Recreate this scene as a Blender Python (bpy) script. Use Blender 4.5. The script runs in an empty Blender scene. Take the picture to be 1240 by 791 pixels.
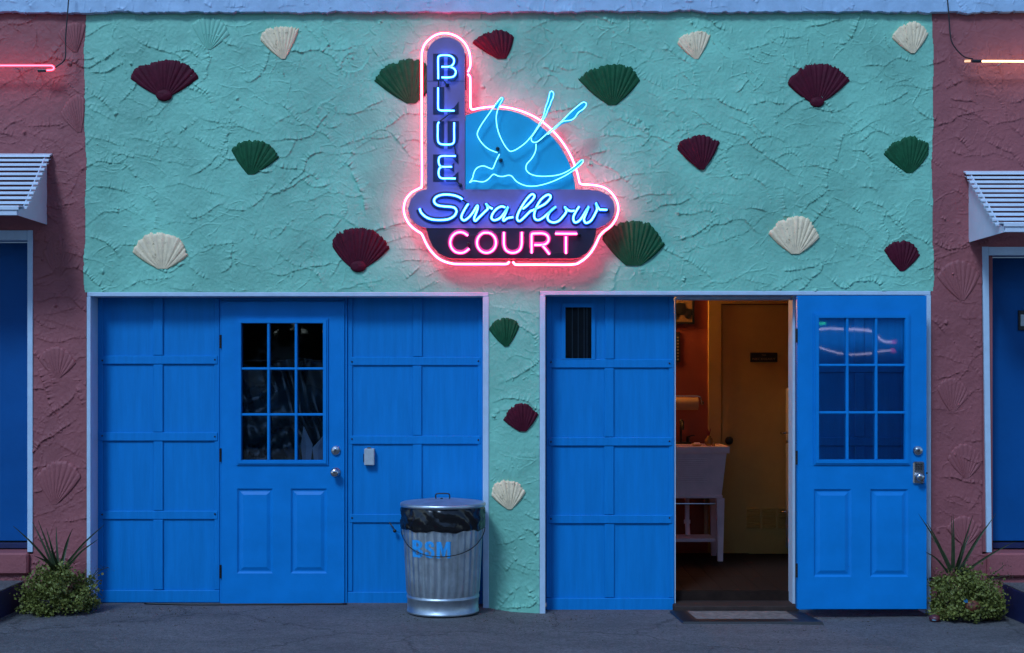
import bpy, math, random
import numpy as np
from mathutils import Vector
random.seed(7); rng = np.random.default_rng(11)
SC = bpy.context.scene
COL = SC.collection
R = math.radians
# ------------------------------------------------------------------ camera, sky, sun, exposure
F = 1629.0; CX = 620.0; HY = 460.0; CAMD = 9.0; CAMZ = 1.5
cam = bpy.data.cameras.new('camera'); camo = bpy.data.objects.new('camera', cam); COL.objects.link(camo)
camo.location = (0, -CAMD, CAMZ); camo.rotation_euler = (R(90), 0, 0)
cam.sensor_width = 36; cam.lens = 36*F/1240; cam.shift_y = (HY-395.5)/1240; cam.clip_end = 500; cam.clip_start = .05
SC.camera = camo
SUN_EL, SUN_AZ = R(46), R(-26)          # high dusk glow, from the upper left in front of the facade
W = bpy.data.worlds.new("World"); SC.world = W; W.use_nodes = True
nt = W.node_tree; nt.nodes.clear()
sky = nt.nodes.new('ShaderNodeTexSky'); sky.sky_type = 'NISHITA'; sky.sun_disc = False
sky.sun_elevation = SUN_EL; sky.sun_rotation = R(180)+R(26); sky.ozone_density = 8.0; sky.dust_density = .3; sky.air_density = 1.0
bg = nt.nodes.new('ShaderNodeBackground'); bg.inputs['Strength'].default_value = .105
wo = nt.nodes.new('ShaderNodeOutputWorld')
nt.links.new(sky.outputs[0], bg.inputs[0]); nt.links.new(bg.outputs[0], wo.inputs[0])
sl = bpy.data.lights.new('sun', 'SUN'); sl.energy = 1.6; sl.angle = R(13); sl.color = (.50, .72, 1.0)
so = bpy.data.objects.new('sun', sl); COL.objects.link(so)
sd = Vector((math.sin(SUN_AZ)*math.cos(SUN_EL), -math.cos(SUN_AZ)*math.cos(SUN_EL), math.sin(SUN_EL)))
so.rotation_euler = sd.to_track_quat('Z', 'Y').to_euler(); so.location = (-3, -6, 8)
SC.view_settings.view_transform = 'Standard'; SC.view_settings.look = 'None'
SC.view_settings.exposure = 0.52; SC.view_settings.gamma = 1.0; SC.view_settings.use_curve_mapping = False
SC.render.engine = 'CYCLES'; SC.cycles.use_denoising = True
SC.cycles.use_adaptive_sampling = True; SC.cycles.adaptive_threshold = .02
SC.cycles.max_bounces = 7; SC.cycles.transparent_max_bounces = 12
# ------------------------------------------------------------------ helpers
def P(px, py, y=0.0):
    d = CAMD + y
    return Vector(((px-CX)*d/F, y, CAMZ + (HY-py)*d/F))
class MB:
    def __init__(s): s.v = []; s.f = []; s.m = []
    def face(s, idx, m=0): s.f.append(tuple(idx)); s.m.append(m)
    def box(s, x0, x1, y0, y1, z0, z1, b=0.0, m=0):
        if x0 > x1: x0, x1 = x1, x0
        if y0 > y1: y0, y1 = y1, y0
        if z0 > z1: z0, z1 = z1, z0
        n = len(s.v)
        b = min(b, (x1-x0)*.45, (y1-y0)*.45, (z1-z0)*.45)
        if b <= 0:
            s.v += [(x, y, z) for z in (z0, z1) for y in (y0, y1) for x in (x0, x1)]
            for q in ((0,2,3,1),(4,5,7,6),(0,1,5,4),(2,6,7,3),(0,4,6,2),(1,3,7,5)): s.face([n+i for i in q], m)
            return s
        # chamfered box: 24 verts
        idx = {}
        for ix, X in enumerate((x0, x1)):
            for iy, Y in enumerate((y0, y1)):
                for iz, Z in enumerate((z0, z1)):
                    sx, sy, sz = (b, -b)[ix], (b, -b)[iy], (b, -b)[iz]
                    for ax, p in (('x', (X, Y+sy, Z+sz)), ('y', (X+sx, Y, Z+sz)), ('z', (X+sx, Y+sy, Z))):
                        idx[ix, iy, iz, ax] = len(s.v); s.v.append(p)
        I = lambda a, b_, c, k: idx[a, b_, c, k]
        for ix in (0, 1):
            q = [I(ix,0,0,'x'), I(ix,1,0,'x'), I(ix,1,1,'x'), I(ix,0,1,'x')]; s.face(q if ix else q[::-1], m)
            q = [I(0,ix,0,'y'), I(1,ix,0,'y'), I(1,ix,1,'y'), I(0,ix,1,'y')]; s.face(q[::-1] if ix else q, m)
            q = [I(0,0,ix,'z'), I(1,0,ix,'z'), I(1,1,ix,'z'), I(0,1,ix,'z')]; s.face(q if ix else q[::-1], m)
        for a in (0, 1):
            for c in (0, 1):
                s.face([I(0,a,c,'y'), I(1,a,c,'y'), I(1,a,c,'z'), I(0,a,c,'z')], m)
                s.face([I(a,0,c,'x'), I(a,1,c,'x'), I(a,1,c,'z'), I(a,0,c,'z')], m)
                s.face([I(a,c,0,'x'), I(a,c,1,'x'), I(a,c,1,'y'), I(a,c,0,'y')], m)
        for a in (0, 1):
            for b_ in (0, 1):
                for c in (0, 1): s.face([I(a,b_,c,'x'), I(a,b_,c,'y'), I(a,b_,c,'z')], m)
        return s
    def prism(s, poly, y0, y1, m=0):
        """poly: list of (x, z); extruded in y"""
        n = len(s.v); k = len(poly)
        ar = sum(poly[i][0]*poly[(i+1) % k][1]-poly[(i+1) % k][0]*poly[i][1] for i in range(k))
        if ar < 0: poly = poly[::-1]
        s.v += [(x, y0, z) for x, z in poly] + [(x, y1, z) for x, z in poly]
        s.face(range(n, n+k), m); s.face(range(n+2*k-1, n+k-1, -1), m)
        for i in range(k): s.face((n+i, n+k+i, n+k+(i+1) % k, n+(i+1) % k), m)
        return s
    def prism_x(s, poly, x0, x1, m=0):
        """poly: list of (y, z); extruded in x"""
        n = len(s.v); k = len(poly)
        s.v += [(x0, y, z) for y, z in poly] + [(x1, y, z) for y, z in poly]
        s.face(range(n, n+k), m); s.face(range(n+2*k-1, n+k-1, -1), m)
        for i in range(k): s.face((n+i, n+k+i, n+k+(i+1) % k, n+(i+1) % k), m)
        return s
    def tube(s, pts, r, seg=8, m=0, flat=1.0, caps=True, closed=False):
        """flat scales the section along y"""
        pts = [Vector(p) for p in pts]; n0 = len(s.v); N = len(pts)
        rr = r if hasattr(r, '__len__') else [r]*N
        prev = None
        for i, p in enumerate(pts):
            if closed: t = pts[(i+1) % N]-pts[i-1]
            else: t = pts[min(i+1, N-1)]-pts[max(i-1, 0)]
            if t.length < 1e-9: t = Vector((1, 0, 0))
            t.normalize()
            if prev is None:
                u = Vector((0, 1, 0)) if abs(t.y) < .9 else Vector((1, 0, 0))
            else: u = prev
            u = u - t*u.dot(t); u.normalize(); prev = u
            w = t.cross(u)
            for k in range(seg):
                a = 2*math.pi*k/seg
                o = (u*math.cos(a)+w*math.sin(a))*rr[i]
                s.v.append((p.x+o.x, p.y+o.y*flat, p.z+o.z))
        for i in range(N if closed else N-1):
            j = (i+1) % N
            for k in range(seg):
                k2 = (k+1) % seg
                s.face((n0+i*seg+k, n0+i*seg+k2, n0+j*seg+k2, n0+j*seg+k), m)
        if caps and not closed:
            s.face([n0+k for k in range(seg)][::-1], m); s.face([n0+(N-1)*seg+k for k in range(seg)], m)
        return s
    def lathe(s, prof, c, axis='z', seg=24, m=0):
        """prof: (r, h) pairs; revolved round axis through c"""
        n0 = len(s.v)
        for r, h in prof:
            for k in range(seg):
                a = 2*math.pi*k/seg; ca, sa = math.cos(a)*r, math.sin(a)*r
                if axis == 'z': s.v.append((c[0]+ca, c[1]+sa, c[2]+h))
                elif axis == 'y': s.v.append((c[0]+ca, c[1]+h, c[2]+sa))
                else: s.v.append((c[0]+h, c[1]+ca, c[2]+sa))
        for i in range(len(prof)-1):
            for k in range(seg):
                k2 = (k+1) % seg
                s.face((n0+i*seg+k, n0+i*seg+k2, n0+(i+1)*seg+k2, n0+(i+1)*seg+k), m)
        s.face([n0+k for k in range(seg)][::-1], m)
        s.face([n0+(len(prof)-1)*seg+k for k in range(seg)], m)
        return s
    def plate(s, x0, x1, z0, z1, holes, y0, y1, m=0):
        """slab with rectangular holes (x0,x1,z0,z1), no inner seams"""
        xs = sorted({x0, x1, *[h[0] for h in holes], *[h[1] for h in holes]})
        zs = sorted({z0, z1, *[h[2] for h in holes], *[h[3] for h in holes]})
        nx, nz = len(xs), len(zs); n = len(s.v)
        for y in (y0, y1):
            for z in zs:
                for x in xs: s.v.append((x, y, z))
        def solid(i, j):
            if i < 0 or j < 0 or i >= nx-1 or j >= nz-1: return False
            cx, cz = (xs[i]+xs[i+1])/2, (zs[j]+zs[j+1])/2
            return not any(h[0] < cx < h[1] and h[2] < cz < h[3] for h in holes)
        V = lambda l, i, j: n+l*nx*nz+j*nx+i
        for i in range(nx-1):
            for j in range(nz-1):
                if not solid(i, j): continue
                s.face((V(0,i,j), V(0,i+1,j), V(0,i+1,j+1), V(0,i,j+1)), m)
                s.face((V(1,i,j), V(1,i,j+1), V(1,i+1,j+1), V(1,i+1,j)), m)
                if not solid(i-1, j): s.face((V(0,i,j), V(0,i,j+1), V(1,i,j+1), V(1,i,j)), m)
                if not solid(i+1, j): s.face((V(0,i+1,j), V(1,i+1,j), V(1,i+1,j+1), V(0,i+1,j+1)), m)
                if not solid(i, j-1): s.face((V(0,i,j), V(1,i,j), V(1,i+1,j), V(0,i+1,j)), m)
                if not solid(i, j+1): s.face((V(0,i,j+1), V(0,i+1,j+1), V(1,i+1,j+1), V(1,i,j+1)), m)
        return s
def root_loc(o):
    v = Vector((0, 0, 0))
    while o is not None: v += o.location; o = o.parent
    return v
def link(name, me, mats, parent):
    o = bpy.data.objects.new(name, me); COL.objects.link(o)
    for m in (mats if isinstance(mats, (list, tuple)) else [mats]): me.materials.append(m)
    if parent is not None: o.parent = parent
    return o
def obj(name, mb, mats, parent=None, smooth=False, label=None, cat=None, group=None, kind=None, loc=None):
    me = bpy.data.meshes.new(name)
    off = root_loc(parent) if parent is not None else Vector(loc or (0, 0, 0))
    me.from_pydata([(v[0]-off.x, v[1]-off.y, v[2]-off.z) for v in mb.v], [], mb.f)
    if any(mb.m): me.polygons.foreach_set('material_index', mb.m)
    if smooth: me.polygons.foreach_set('use_smooth', [True]*len(mb.f))
    me.update()
    o = link(name, me, mats, parent)
    if parent is None: o.location = off
    tag(o, label, cat, group, kind); return o
def tag(o, label=None, cat=None, group=None, kind=None):
    if label: o['label'] = label
    if cat: o['category'] = cat
    if group: o['group'] = group
    if kind: o['kind'] = kind
    return o
def thing(name, loc, label, cat, group=None):
    o = bpy.data.objects.new(name, None); COL.objects.link(o); o.location = loc; o.empty_display_size = .1
    return tag(o, label, cat, group)
def spline(pts, n=6, closed=False):
    """Catmull-Rom through points (any dimension tuples)"""
    p = [np.array(q, float) for q in pts]; out = []
    N = len(p)
    for i in range(N if closed else N-1):
        if closed: a, b, c, d = p[i-1], p[i], p[(i+1) % N], p[(i+2) % N]
        else: a, b, c, d = p[max(i-1, 0)], p[i], p[i+1], p[min(i+2, N-1)]
        for k in range(n):
            t = k/n
            out.append(.5*((2*b)+(-a+c)*t+(2*a-5*b+4*c-d)*t*t+(-a+3*b-3*c+d)*t**3))
    if not closed: out.append(p[-1])
    return out
# ------------------------------------------------------------------ materials
def mat(name, color, rough=.6, metal=0.0, var=0.0, vscale=6.0, bump=0.0, bscale=60.0, stretch=None, emis=None, estr=0.0, spec=None, dirt=None, coat=0.0):
    m = bpy.data.materials.new(name); m.use_nodes = True; n = m.node_tree; b = n.nodes['Principled BSDF']; L = n.links
    b.inputs['Base Color'].default_value = (*color, 1); b.inputs['Roughness'].default_value = rough; b.inputs['Metallic'].default_value = metal
    if spec is not None: b.inputs['Specular IOR Level'].default_value = spec
    if coat: b.inputs['Coat Weight'].default_value = coat; b.inputs['Coat Roughness'].default_value = .25
    if emis: b.inputs['Emission Color'].default_value = (*emis, 1); b.inputs['Emission Strength'].default_value = estr
    tc = n.nodes.new('ShaderNodeTexCoord'); mp = n.nodes.new('ShaderNodeMapping'); L.new(tc.outputs['Object'], mp.inputs[0])
    if stretch: mp.inputs['Scale'].default_value = stretch
    if var or dirt:
        t = n.nodes.new('ShaderNodeTexNoise'); t.inputs['Scale'].default_value = vscale; t.inputs['Detail'].default_value = 6; t.inputs['Roughness'].default_value = .65
        L.new(mp.outputs[0], t.inputs['Vector'])
        cr = n.nodes.new('ShaderNodeValToRGB'); L.new(t.outputs['Fac'], cr.inputs[0])
        cr.color_ramp.elements[0].position = .32; cr.color_ramp.elements[1].position = .68
        cr.color_ramp.elements[0].color = (*[c*(1-var) for c in color], 1); cr.color_ramp.elements[1].color = (*[min(1, c*(1+var)) for c in color], 1)
        out = cr.outputs[0]
        if dirt:
            dcol, thr, dsc = dirt
            t2 = n.nodes.new('ShaderNodeTexNoise'); t2.inputs['Scale'].default_value = dsc; t2.inputs['Detail'].default_value = 8; t2.inputs['Roughness'].default_value = .7
            L.new(mp.outputs[0], t2.inputs['Vector'])
            c2 = n.nodes.new('ShaderNodeValToRGB'); L.new(t2.outputs['Fac'], c2.inputs[0]); c2.color_ramp.elements[0].position = thr; c2.color_ramp.elements[1].position = thr+.05
            mx = n.nodes.new('ShaderNodeMix'); mx.data_type = 'RGBA'; L.new(c2.outputs[0], mx.inputs['Factor']); L.new(out, mx.inputs['A']); mx.inputs['B'].default_value = (*dcol, 1)
            out = mx.outputs['Result']
        L.new(out, b.inputs['Base Color'])
        mr = n.nodes.new('ShaderNodeMapRange'); mr.inputs['To Min'].default_value = max(0, rough-.08); mr.inputs['To Max'].default_value = min(1, rough+.1)
        L.new(t.outputs['Fac'], mr.inputs['Value']); L.new(mr.outputs[0], b.inputs['Roughness'])
    if bump:
        t = n.nodes.new('ShaderNodeTexNoise'); t.inputs['Scale'].default_value = bscale; t.inputs['Detail'].default_value = 5; L.new(mp.outputs[0], t.inputs['Vector'])
        bp = n.nodes.new('ShaderNodeBump'); bp.inputs['Strength'].default_value = min(1, bump); bp.inputs['Distance'].default_value = .003
        L.new(t.outputs['Fac'], bp.inputs['Height']); L.new(bp.outputs[0], b.inputs['Normal'])
    return m
MINT = mat('mint_stucco_paint', (.205, .53, .39), .55, var=.20, vscale=1.8, bump=1, bscale=55)
PINK = mat('dusty_pink_stucco_paint', (.29, .080, .085), .65, var=.12, vscale=2.5, bump=1, bscale=55)
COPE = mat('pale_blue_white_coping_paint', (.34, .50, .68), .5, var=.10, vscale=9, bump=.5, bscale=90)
BLUE = mat('bright_blue_wood_paint', (.0, .195, .54), .5, spec=.22, var=.09, vscale=3, bump=.35, bscale=14, stretch=(9, 9, .8), dirt=((.002, .05, .20), .70, 11))
BLUED = mat('bright_blue_smooth_door_paint', (.0, .20, .57), .42, spec=.25, var=.09, vscale=4, bump=.15, bscale=55)
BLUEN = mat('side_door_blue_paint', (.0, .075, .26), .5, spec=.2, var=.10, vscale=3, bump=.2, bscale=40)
NAVY = mat('navy_step_paint', (.004, .010, .065), .6, var=.25, vscale=6, bump=.4, bscale=50)
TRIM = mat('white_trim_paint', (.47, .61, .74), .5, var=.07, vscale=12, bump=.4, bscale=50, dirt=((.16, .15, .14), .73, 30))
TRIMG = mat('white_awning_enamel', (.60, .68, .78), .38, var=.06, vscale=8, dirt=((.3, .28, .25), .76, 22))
BURG = mat('burgundy_shell_paint', (.075, .006, .018), .6, spec=.15, var=.25, vscale=25, bump=.8, bscale=150)
GREEN = mat('dark_green_shell_paint', (.010, .085, .035), .6, spec=.15, var=.25, vscale=25, bump=.8, bscale=150)
CREAM = mat('cream_shell_paint', (.85, .66, .42), .55, var=.16, vscale=25, bump=.8, bscale=150, dirt=((.40, .27, .13), .60, 34))
BLACK = mat('black_rubber', (.012, .012, .014), .45, var=.2, vscale=30)
BMETAL = mat('dark_bronze_metal', (.04, .035, .03), .4, metal=.8)
CHROME = mat('satin_chrome', (.55, .56, .58), .22, metal=1.0)
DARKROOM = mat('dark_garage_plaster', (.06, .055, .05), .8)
TERRA = mat('terracotta_interior_paint', (.26, .055, .03), .6, var=.1, vscale=4, bump=.2, bscale=80)
TAN = mat('tan_interior_door_paint', (.55, .36, .10), .5, var=.07, vscale=5, bump=.15, bscale=100)
WOODF = mat('dark_brown_plank_floor', (.022, .012, .009), .7, spec=.1, var=.3, vscale=10, stretch=(1, 6, 1))
PLAST = mat('greyish_white_plastic', (.95, .74, .80), .4, var=.06, vscale=12)
FRIDGE = mat('white_enamel', (.6, .62, .66), .3)
LEAFA = mat('yellow_green_leaf', (.16, .17, .03), .6, var=.45, vscale=22)
LEAFB = mat('olive_blade_leaf', (.035, .05, .018), .5, var=.35, vscale=15)
TERRAC = mat('dark_plant_pot', (.04, .03, .03), .7, var=.2)
GALV = mat('galvanised_steel', (.48, .54, .58), .40, metal=.9, var=.16, vscale=14, bump=.25, bscale=70, dirt=((.33, .33, .33), .70, 40))
BAG = mat('black_bin_liner', (.006, .006, .007), .22, spec=.6)
CANPAINT = mat('sprayed_sky_blue_letters', (.02, .33, .75), .55, var=.1, vscale=60)
COIR = mat('worn_coir_mat', (.17, .145, .13), .9, var=.45, vscale=22, bump=1, bscale=220)
SILLW = mat('dark_weathered_threshold', (.045, .03, .026), .8, spec=.1, var=.3, vscale=14, stretch=(1, 8, 1))
PURPLE = mat('grey_lavender_sign_enamel', (.20, .13, .30), .42, var=.06, vscale=9)
CYAN = mat('sky_blue_sign_enamel', (.004, .36, .60), .4, var=.05, vscale=7)
SIGNNAVY = mat('navy_sign_enamel', (.018, .008, .028), .4, var=.15, vscale=12)
SIGNINK = mat('navy_letter_enamel', (.002, .006, .035), .5)
PINKPAINT = mat('pink_letter_enamel', (.40, .05, .20), .4)
REDDARK = mat('dark_sign_return', (.10, .04, .06), .5)
GREYBOX = mat('grey_weatherproof_plastic', (.40, .45, .47), .45, var=.1, vscale=30)
PAPER = mat('brown_paper_towel', (.42, .27, .16), .8)
def emission(name, col, strength):
    m = bpy.data.materials.new(name); m.use_nodes = True; n = m.node_tree; n.nodes.clear()
    e = n.nodes.new('ShaderNodeEmission'); e.inputs[0].default_value = (*col, 1); e.inputs[1].default_value = strength
    o = n.nodes.new('ShaderNodeOutputMaterial'); n.links.new(e.outputs[0], o.inputs[0]); return m
def sleeve(name, col, strength, opaque=.62):
    """tinted glass wall of a lit neon tube: partly clear, faintly glowing"""
    m = bpy.data.materials.new(name); m.use_nodes = True; n = m.node_tree; n.nodes.clear()
    e = n.nodes.new('ShaderNodeEmission'); e.inputs[0].default_value = (*col, 1); e.inputs[1].default_value = strength
    t = n.nodes.new('ShaderNodeBsdfTransparent'); x = n.nodes.new('ShaderNodeMixShader'); x.inputs[0].default_value = opaque
    o = n.nodes.new('ShaderNodeOutputMaterial'); n.links.new(t.outputs[0], x.inputs[1]); n.links.new(e.outputs[0], x.inputs[2]); n.links.new(x.outputs[0], o.inputs[0]); return m
N_PINK = (emission('lit_pink_neon_core', (1, .04, .11), 92.0), sleeve('lit_pink_neon_glass', (1, .02, .09), 2.0))
N_BLUE = (emission('lit_blue_neon_core', (.05, .24, 1), 30.0), sleeve('lit_blue_neon_glass', (.0, .10, 1), 1.6))
N_CYAN = (emission('lit_cyan_neon_core', (.16, .62, 1), 8.0), sleeve('lit_cyan_neon_glass', (.0, .5, 1), .9))
N_MAG = (emission('lit_magenta_neon_core', (1, .12, .45), 17.0), sleeve('lit_magenta_neon_glass', (1, .05, .40), 1.2))
N_WARM = (emission('lit_warm_white_neon_core', (1, .60, .34), 22.0), sleeve('lit_warm_white_neon_glass', (1, .45, .2), .8))
N_RED = (emission('lit_red_neon_core', (1, .05, .09), 19.0), sleeve('lit_red_neon_glass', (1, .03, .06), 1.5))
def glass_mat(name, tint=(1, 1, 1)):
    m = bpy.data.materials.new(name); m.use_nodes = True; n = m.node_tree; n.nodes.clear(); L = n.links
    t = n.nodes.new('ShaderNodeBsdfTransparent'); t.inputs[0].default_value = (*tint, 1)
    g = n.nodes.new('ShaderNodeBsdfGlossy'); g.inputs['Roughness'].default_value = .02
    fr = n.nodes.new('ShaderNodeFresnel'); fr.inputs[0].default_value = 1.52
    tc = n.nodes.new('ShaderNodeTexCoord'); no = n.nodes.new('ShaderNodeTexNoise'); no.inputs['Scale'].default_value = 5
    bp = n.nodes.new('ShaderNodeBump'); bp.inputs['Strength'].default_value = .008; bp.inputs['Distance'].default_value = .01
    L.new(tc.outputs['Object'], no.inputs['Vector']); L.new(no.outputs['Fac'], bp.inputs['Height']); L.new(bp.outputs[0], g.inputs['Normal'])
    x = n.nodes.new('ShaderNodeMixShader'); o = n.nodes.new('ShaderNodeOutputMaterial')
    L.new(fr.outputs[0], x.inputs[0]); L.new(t.outputs[0], x.inputs[1]); L.new(g.outputs[0], x.inputs[2]); L.new(x.outputs[0], o.inputs[0]); return m
GLASS = glass_mat('window_glass', (.88, .92, .95))
# ------------------------------------------------------------------ ground
def ground_z(x):
    t = min(1, max(0, (x+.28)/.4)); return -.045*t*t*(3-2*t)
YW = -.10           # front plane of the stucco walls
def concrete():
    m = bpy.data.materials.new('worn_concrete'); m.use_nodes = True; n = m.node_tree; b = n.nodes['Principled BSDF']; L = n.links
    tc = n.nodes.new('ShaderNodeTexCoord')
    def noise(s, d=6, r=.6, st=None):
        t = n.nodes.new('ShaderNodeTexNoise'); t.inputs['Scale'].default_value = s; t.inputs['Detail'].default_value = d; t.inputs['Roughness'].default_value = r
        if st:
            mp = n.nodes.new('ShaderNodeMapping'); mp.inputs['Scale'].default_value = st; L.new(tc.outputs['Object'], mp.inputs[0]); L.new(mp.outputs[0], t.inputs['Vector'])
        else: L.new(tc.outputs['Object'], t.inputs['Vector'])
        return t
    def ramp(src, a, ca, b_, cb):
        c = n.nodes.new('ShaderNodeValToRGB'); L.new(src, c.inputs[0]); e = c.color_ramp.elements
        e[0].position = a; e[0].color = (*ca, 1); e[1].position = b_; e[1].color = (*cb, 1); return c.outputs[0]
    def mix(f, A, B, mode='MIX'):
        x = n.nodes.new('ShaderNodeMix'); x.data_type = 'RGBA'; x.blend_type = mode
        if isinstance(f, float): x.inputs['Factor'].default_value = f
        else: L.new(f, x.inputs['Factor'])
        L.new(A, x.inputs['A']); L.new(B, x.inputs['B']); return x.outputs['Result']
    big = ramp(noise(1.3, 5, .6, (1, 2.2, 1)).outputs['Fac'], .3, (.095, .090, .092), .72, (.165, .156, .158))
    mid = ramp(noise(22, 8, .75).outputs['Fac'], .30, (.62,)*3, .70, (1.25,)*3)
    fine = ramp(noise(75, 6, .85).outputs['Fac'], .36, (.30,)*3, .66, (1.75,)*3)
    c = mix(1.0, big, mid, 'MULTIPLY'); c = mix(.8, c, fine, 'MULTIPLY')
    v = n.nodes.new('ShaderNodeTexVoronoi'); v.feature = 'DISTANCE_TO_EDGE'; v.inputs['Scale'].default_value = .5
    wn = noise(3.5, 6, .7); ad = n.nodes.new('ShaderNodeVectorMath'); ad.operation = 'MULTIPLY_ADD'; ad.inputs[1].default_value = (.35,)*3
    L.new(wn.outputs['Color'], ad.inputs[0]); L.new(tc.outputs['Object'], ad.inputs[2]); L.new(ad.outputs[0], v.inputs['Vector'])
    ck = ramp(v.outputs['Distance'], 0.0, (.25,)*3, .006, (1,)*3)
    c = mix(.75, c, ck, 'MULTIPLY')
    st = ramp(noise(5.5, 8, .75).outputs['Fac'], .60, (1,)*3, .70, (.42,)*3); c = mix(.85, c, st, 'MULTIPLY')
    L.new(c, b.inputs['Base Color']); b.inputs['Roughness'].default_value = .8
    bp = n.nodes.new('ShaderNodeBump'); bp.inputs['Strength'].default_value = .6; bp.inputs['Distance'].default_value = .004
    L.new(fine, bp.inputs['Height']); L.new(bp.outputs[0], b.inputs['Normal']); return m
g = MB()
xs = [-60, -20, -8, -5] + [-4+.16*i for i in range(51)] + [5, 8, 20, 60]
ys = [-90, -30, -12, -6] + [-3+.15*i for i in range(21)] + [.16]
for y in ys:
    for x in xs:
        w = 0.004*math.sin(x*3.1+y*2.3)+.003*math.sin(x*7.3-y*5.1) if -3.2 < y < -.2 else 0
        g.v.append((x, y, ground_z(x)+w + (0 if y > -3.2 else 0)))
for j in range(len(ys)-1):
    for i in range(len(xs)-1):
        a = j*len(xs)+i; g.face((a, a+1, a+1+len(xs), a+len(xs)))
CONC = concrete()
obj('ground', g, CONC, smooth=True, kind='structure', label='worn dark concrete apron in front of the motel doors', cat='ground')
# ------------------------------------------------------------------ stucco height field
GS = .004; GX0, GX1, GZ0, GZ1 = -3.75, 3.75, -.07, 3.96
NX = int(round((GX1-GX0)/GS))+1; NZ = int(round((GZ1-GZ0)/GS))+1
def smooth_noise(nx, nz, cell, amp):
    a = rng.standard_normal((int(nz*GS/cell)+3, int(nx*GS/cell)+3))
    zi = np.linspace(0, a.shape[0]-1.001, nz); xi = np.linspace(0, a.shape[1]-1.001, nx)
    z0 = zi.astype(int); x0 = xi.astype(int); fz = zi-z0; fx = xi-x0; fz = fz*fz*(3-2*fz); fx = fx*fx*(3-2*fx)
    A = a[z0][:, x0]; B = a[z0][:, x0+1]; C = a[z0+1][:, x0]; D = a[z0+1][:, x0+1]
    fz = fz[:, None]; fx = fx[None]
    return amp*((A*(1-fx)+B*fx)*(1-fz)+(C*(1-fx)+D*fx)*fz)
def stroke_field(nx, nz, x0, z0, specs):
    H = np.zeros((nz, nx), np.float32)
    for kind, cx, cz, ang, length, A in specs:
        n = max(4, int(length/.009)); a = ang; pts = [(cx, cz)]
        curl = random.gauss(0, 1.5); 
        for i in range(n):
            a += curl*.6*.009/.3 + random.gauss(0, .15) - .035*math.sin(a)
            pts.append((pts[-1][0]+math.cos(a)*.009, pts[-1][1]+math.sin(a)*.009))
        p = np.array(pts); t = np.linspace(0, 1, len(p)); amp = A*np.clip(np.sin(t*math.pi)*1.7, 0, 1)*(np.clip(1+.5*np.array([random.gauss(0, 1) for _ in pts]), .15, 2))
        pad = .09 if kind == 'ledge' else .02
        i0 = max(0, int((p[:, 0].min()-pad-x0)/GS)); i1 = min(nx, int((p[:, 0].max()+pad-x0)/GS)+1)
        j0 = max(0, int((p[:, 1].min()-pad-z0)/GS)); j1 = min(nz, int((p[:, 1].max()+pad-z0)/GS)+1)
        if i1-i0 < 2 or j1-j0 < 2: continue
        X = x0+GS*np.arange(i0, i1)[None, :]; Z = z0+GS*np.arange(j0, j1)[:, None]
        dx = X[..., None]-p[:, 0]; dz = Z[..., None]-p[:, 1]; D = dx*dx+dz*dz; k = D.argmin(-1)
        d = np.sqrt(np.take_along_axis(D, k[..., None], -1)[..., 0])
        tang = np.gradient(p, axis=0); tx, tz = tang[k, 0], tang[k, 1]
        kx = np.take_along_axis(dx, k[..., None], -1)[..., 0]; kz = np.take_along_axis(dz, k[..., None], -1)[..., 0]
        side = (tx*kz-tz*kx) > 0
        if kind == 'ledge':
            w = np.where(side, .022, .0026); h = amp[k]*np.exp(-(d/w)**1.05)
        elif kind == 'ridge': h = amp[k]*np.exp(-(d/.0036)**2)
        else: h = amp[k]*np.exp(-(d/.009)**2)
        H[j0:j1, i0:i1] = np.maximum(H[j0:j1, i0:i1], h)
    return H
def in_wall(x, z):
    if z > 2.05: return True
    return x < -2.8 or x > 2.75 or -.2 < x < .22
specs = []
def add_specs(n, kind, lens, amps, angf, zr=(GZ0, GZ1)):
    for _ in range(n):
        x = random.uniform(GX0, GX1); z = random.uniform(*zr)
        if not in_wall(x, z): continue
        specs.append((kind, x, z, angf(x, z), random.uniform(*lens), random.uniform(*amps)))
def hz(x, z):
    a = random.choice([0, math.pi])
    return (0 if random.random() < .75 else math.pi)+random.gauss(-.15, .5)
zz_ = GZ0+.02
while zz_ < GZ1:                                  # long wavy trowel edges, laid row by row
    xx_ = GX0+random.uniform(-.2, .1)
    while xx_ < GX1:
        L_ = random.uniform(.14, .62)
        x_, z_ = xx_+random.gauss(0, .04), zz_+random.gauss(0, .03)
        up = z_ > 3.45
        if in_wall(x_, z_) and random.random() < (.45 if up else .88):
            lean = random.gauss(-.28 if random.random() < .6 else .35, .22)
            specs.append(('ledge', x_, z_, lean, L_, random.uniform(.0035, .0095)*random.uniform(.5, 1)))
        xx_ += L_*random.uniform(.7, 1.3)
    zz_ += random.uniform(.055, .085)
add_specs(1700, 'ridge', (.05, .30), (.0015, .0045), lambda x, z: random.gauss(0, .5) if random.random() < .8 else random.uniform(0, 6.28))
add_specs(900, 'ridge', (.012, .05), (.002, .006), lambda x, z: random.uniform(0, 6.28))
add_specs(150, 'blob', (.006, .03), (.005, .012), lambda x, z: random.uniform(0, 6.28))
add_specs(170, 'ridge', (.05, .22), (.003, .0075), lambda x, z: -1.57+random.gauss(0, .13), (3.45, 3.95))
HF = stroke_field(NX, NZ, GX0, GZ0, specs)
HF += smooth_noise(NX, NZ, .30, .0020)+smooth_noise(NX, NZ, .09, .0009)+smooth_noise(NX, NZ, .025, .0005)+smooth_noise(NX, NZ, .011, .00035)
XG = GX0+GS*np.arange(NX); ZG = GZ0+GS*np.arange(NZ)
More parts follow.
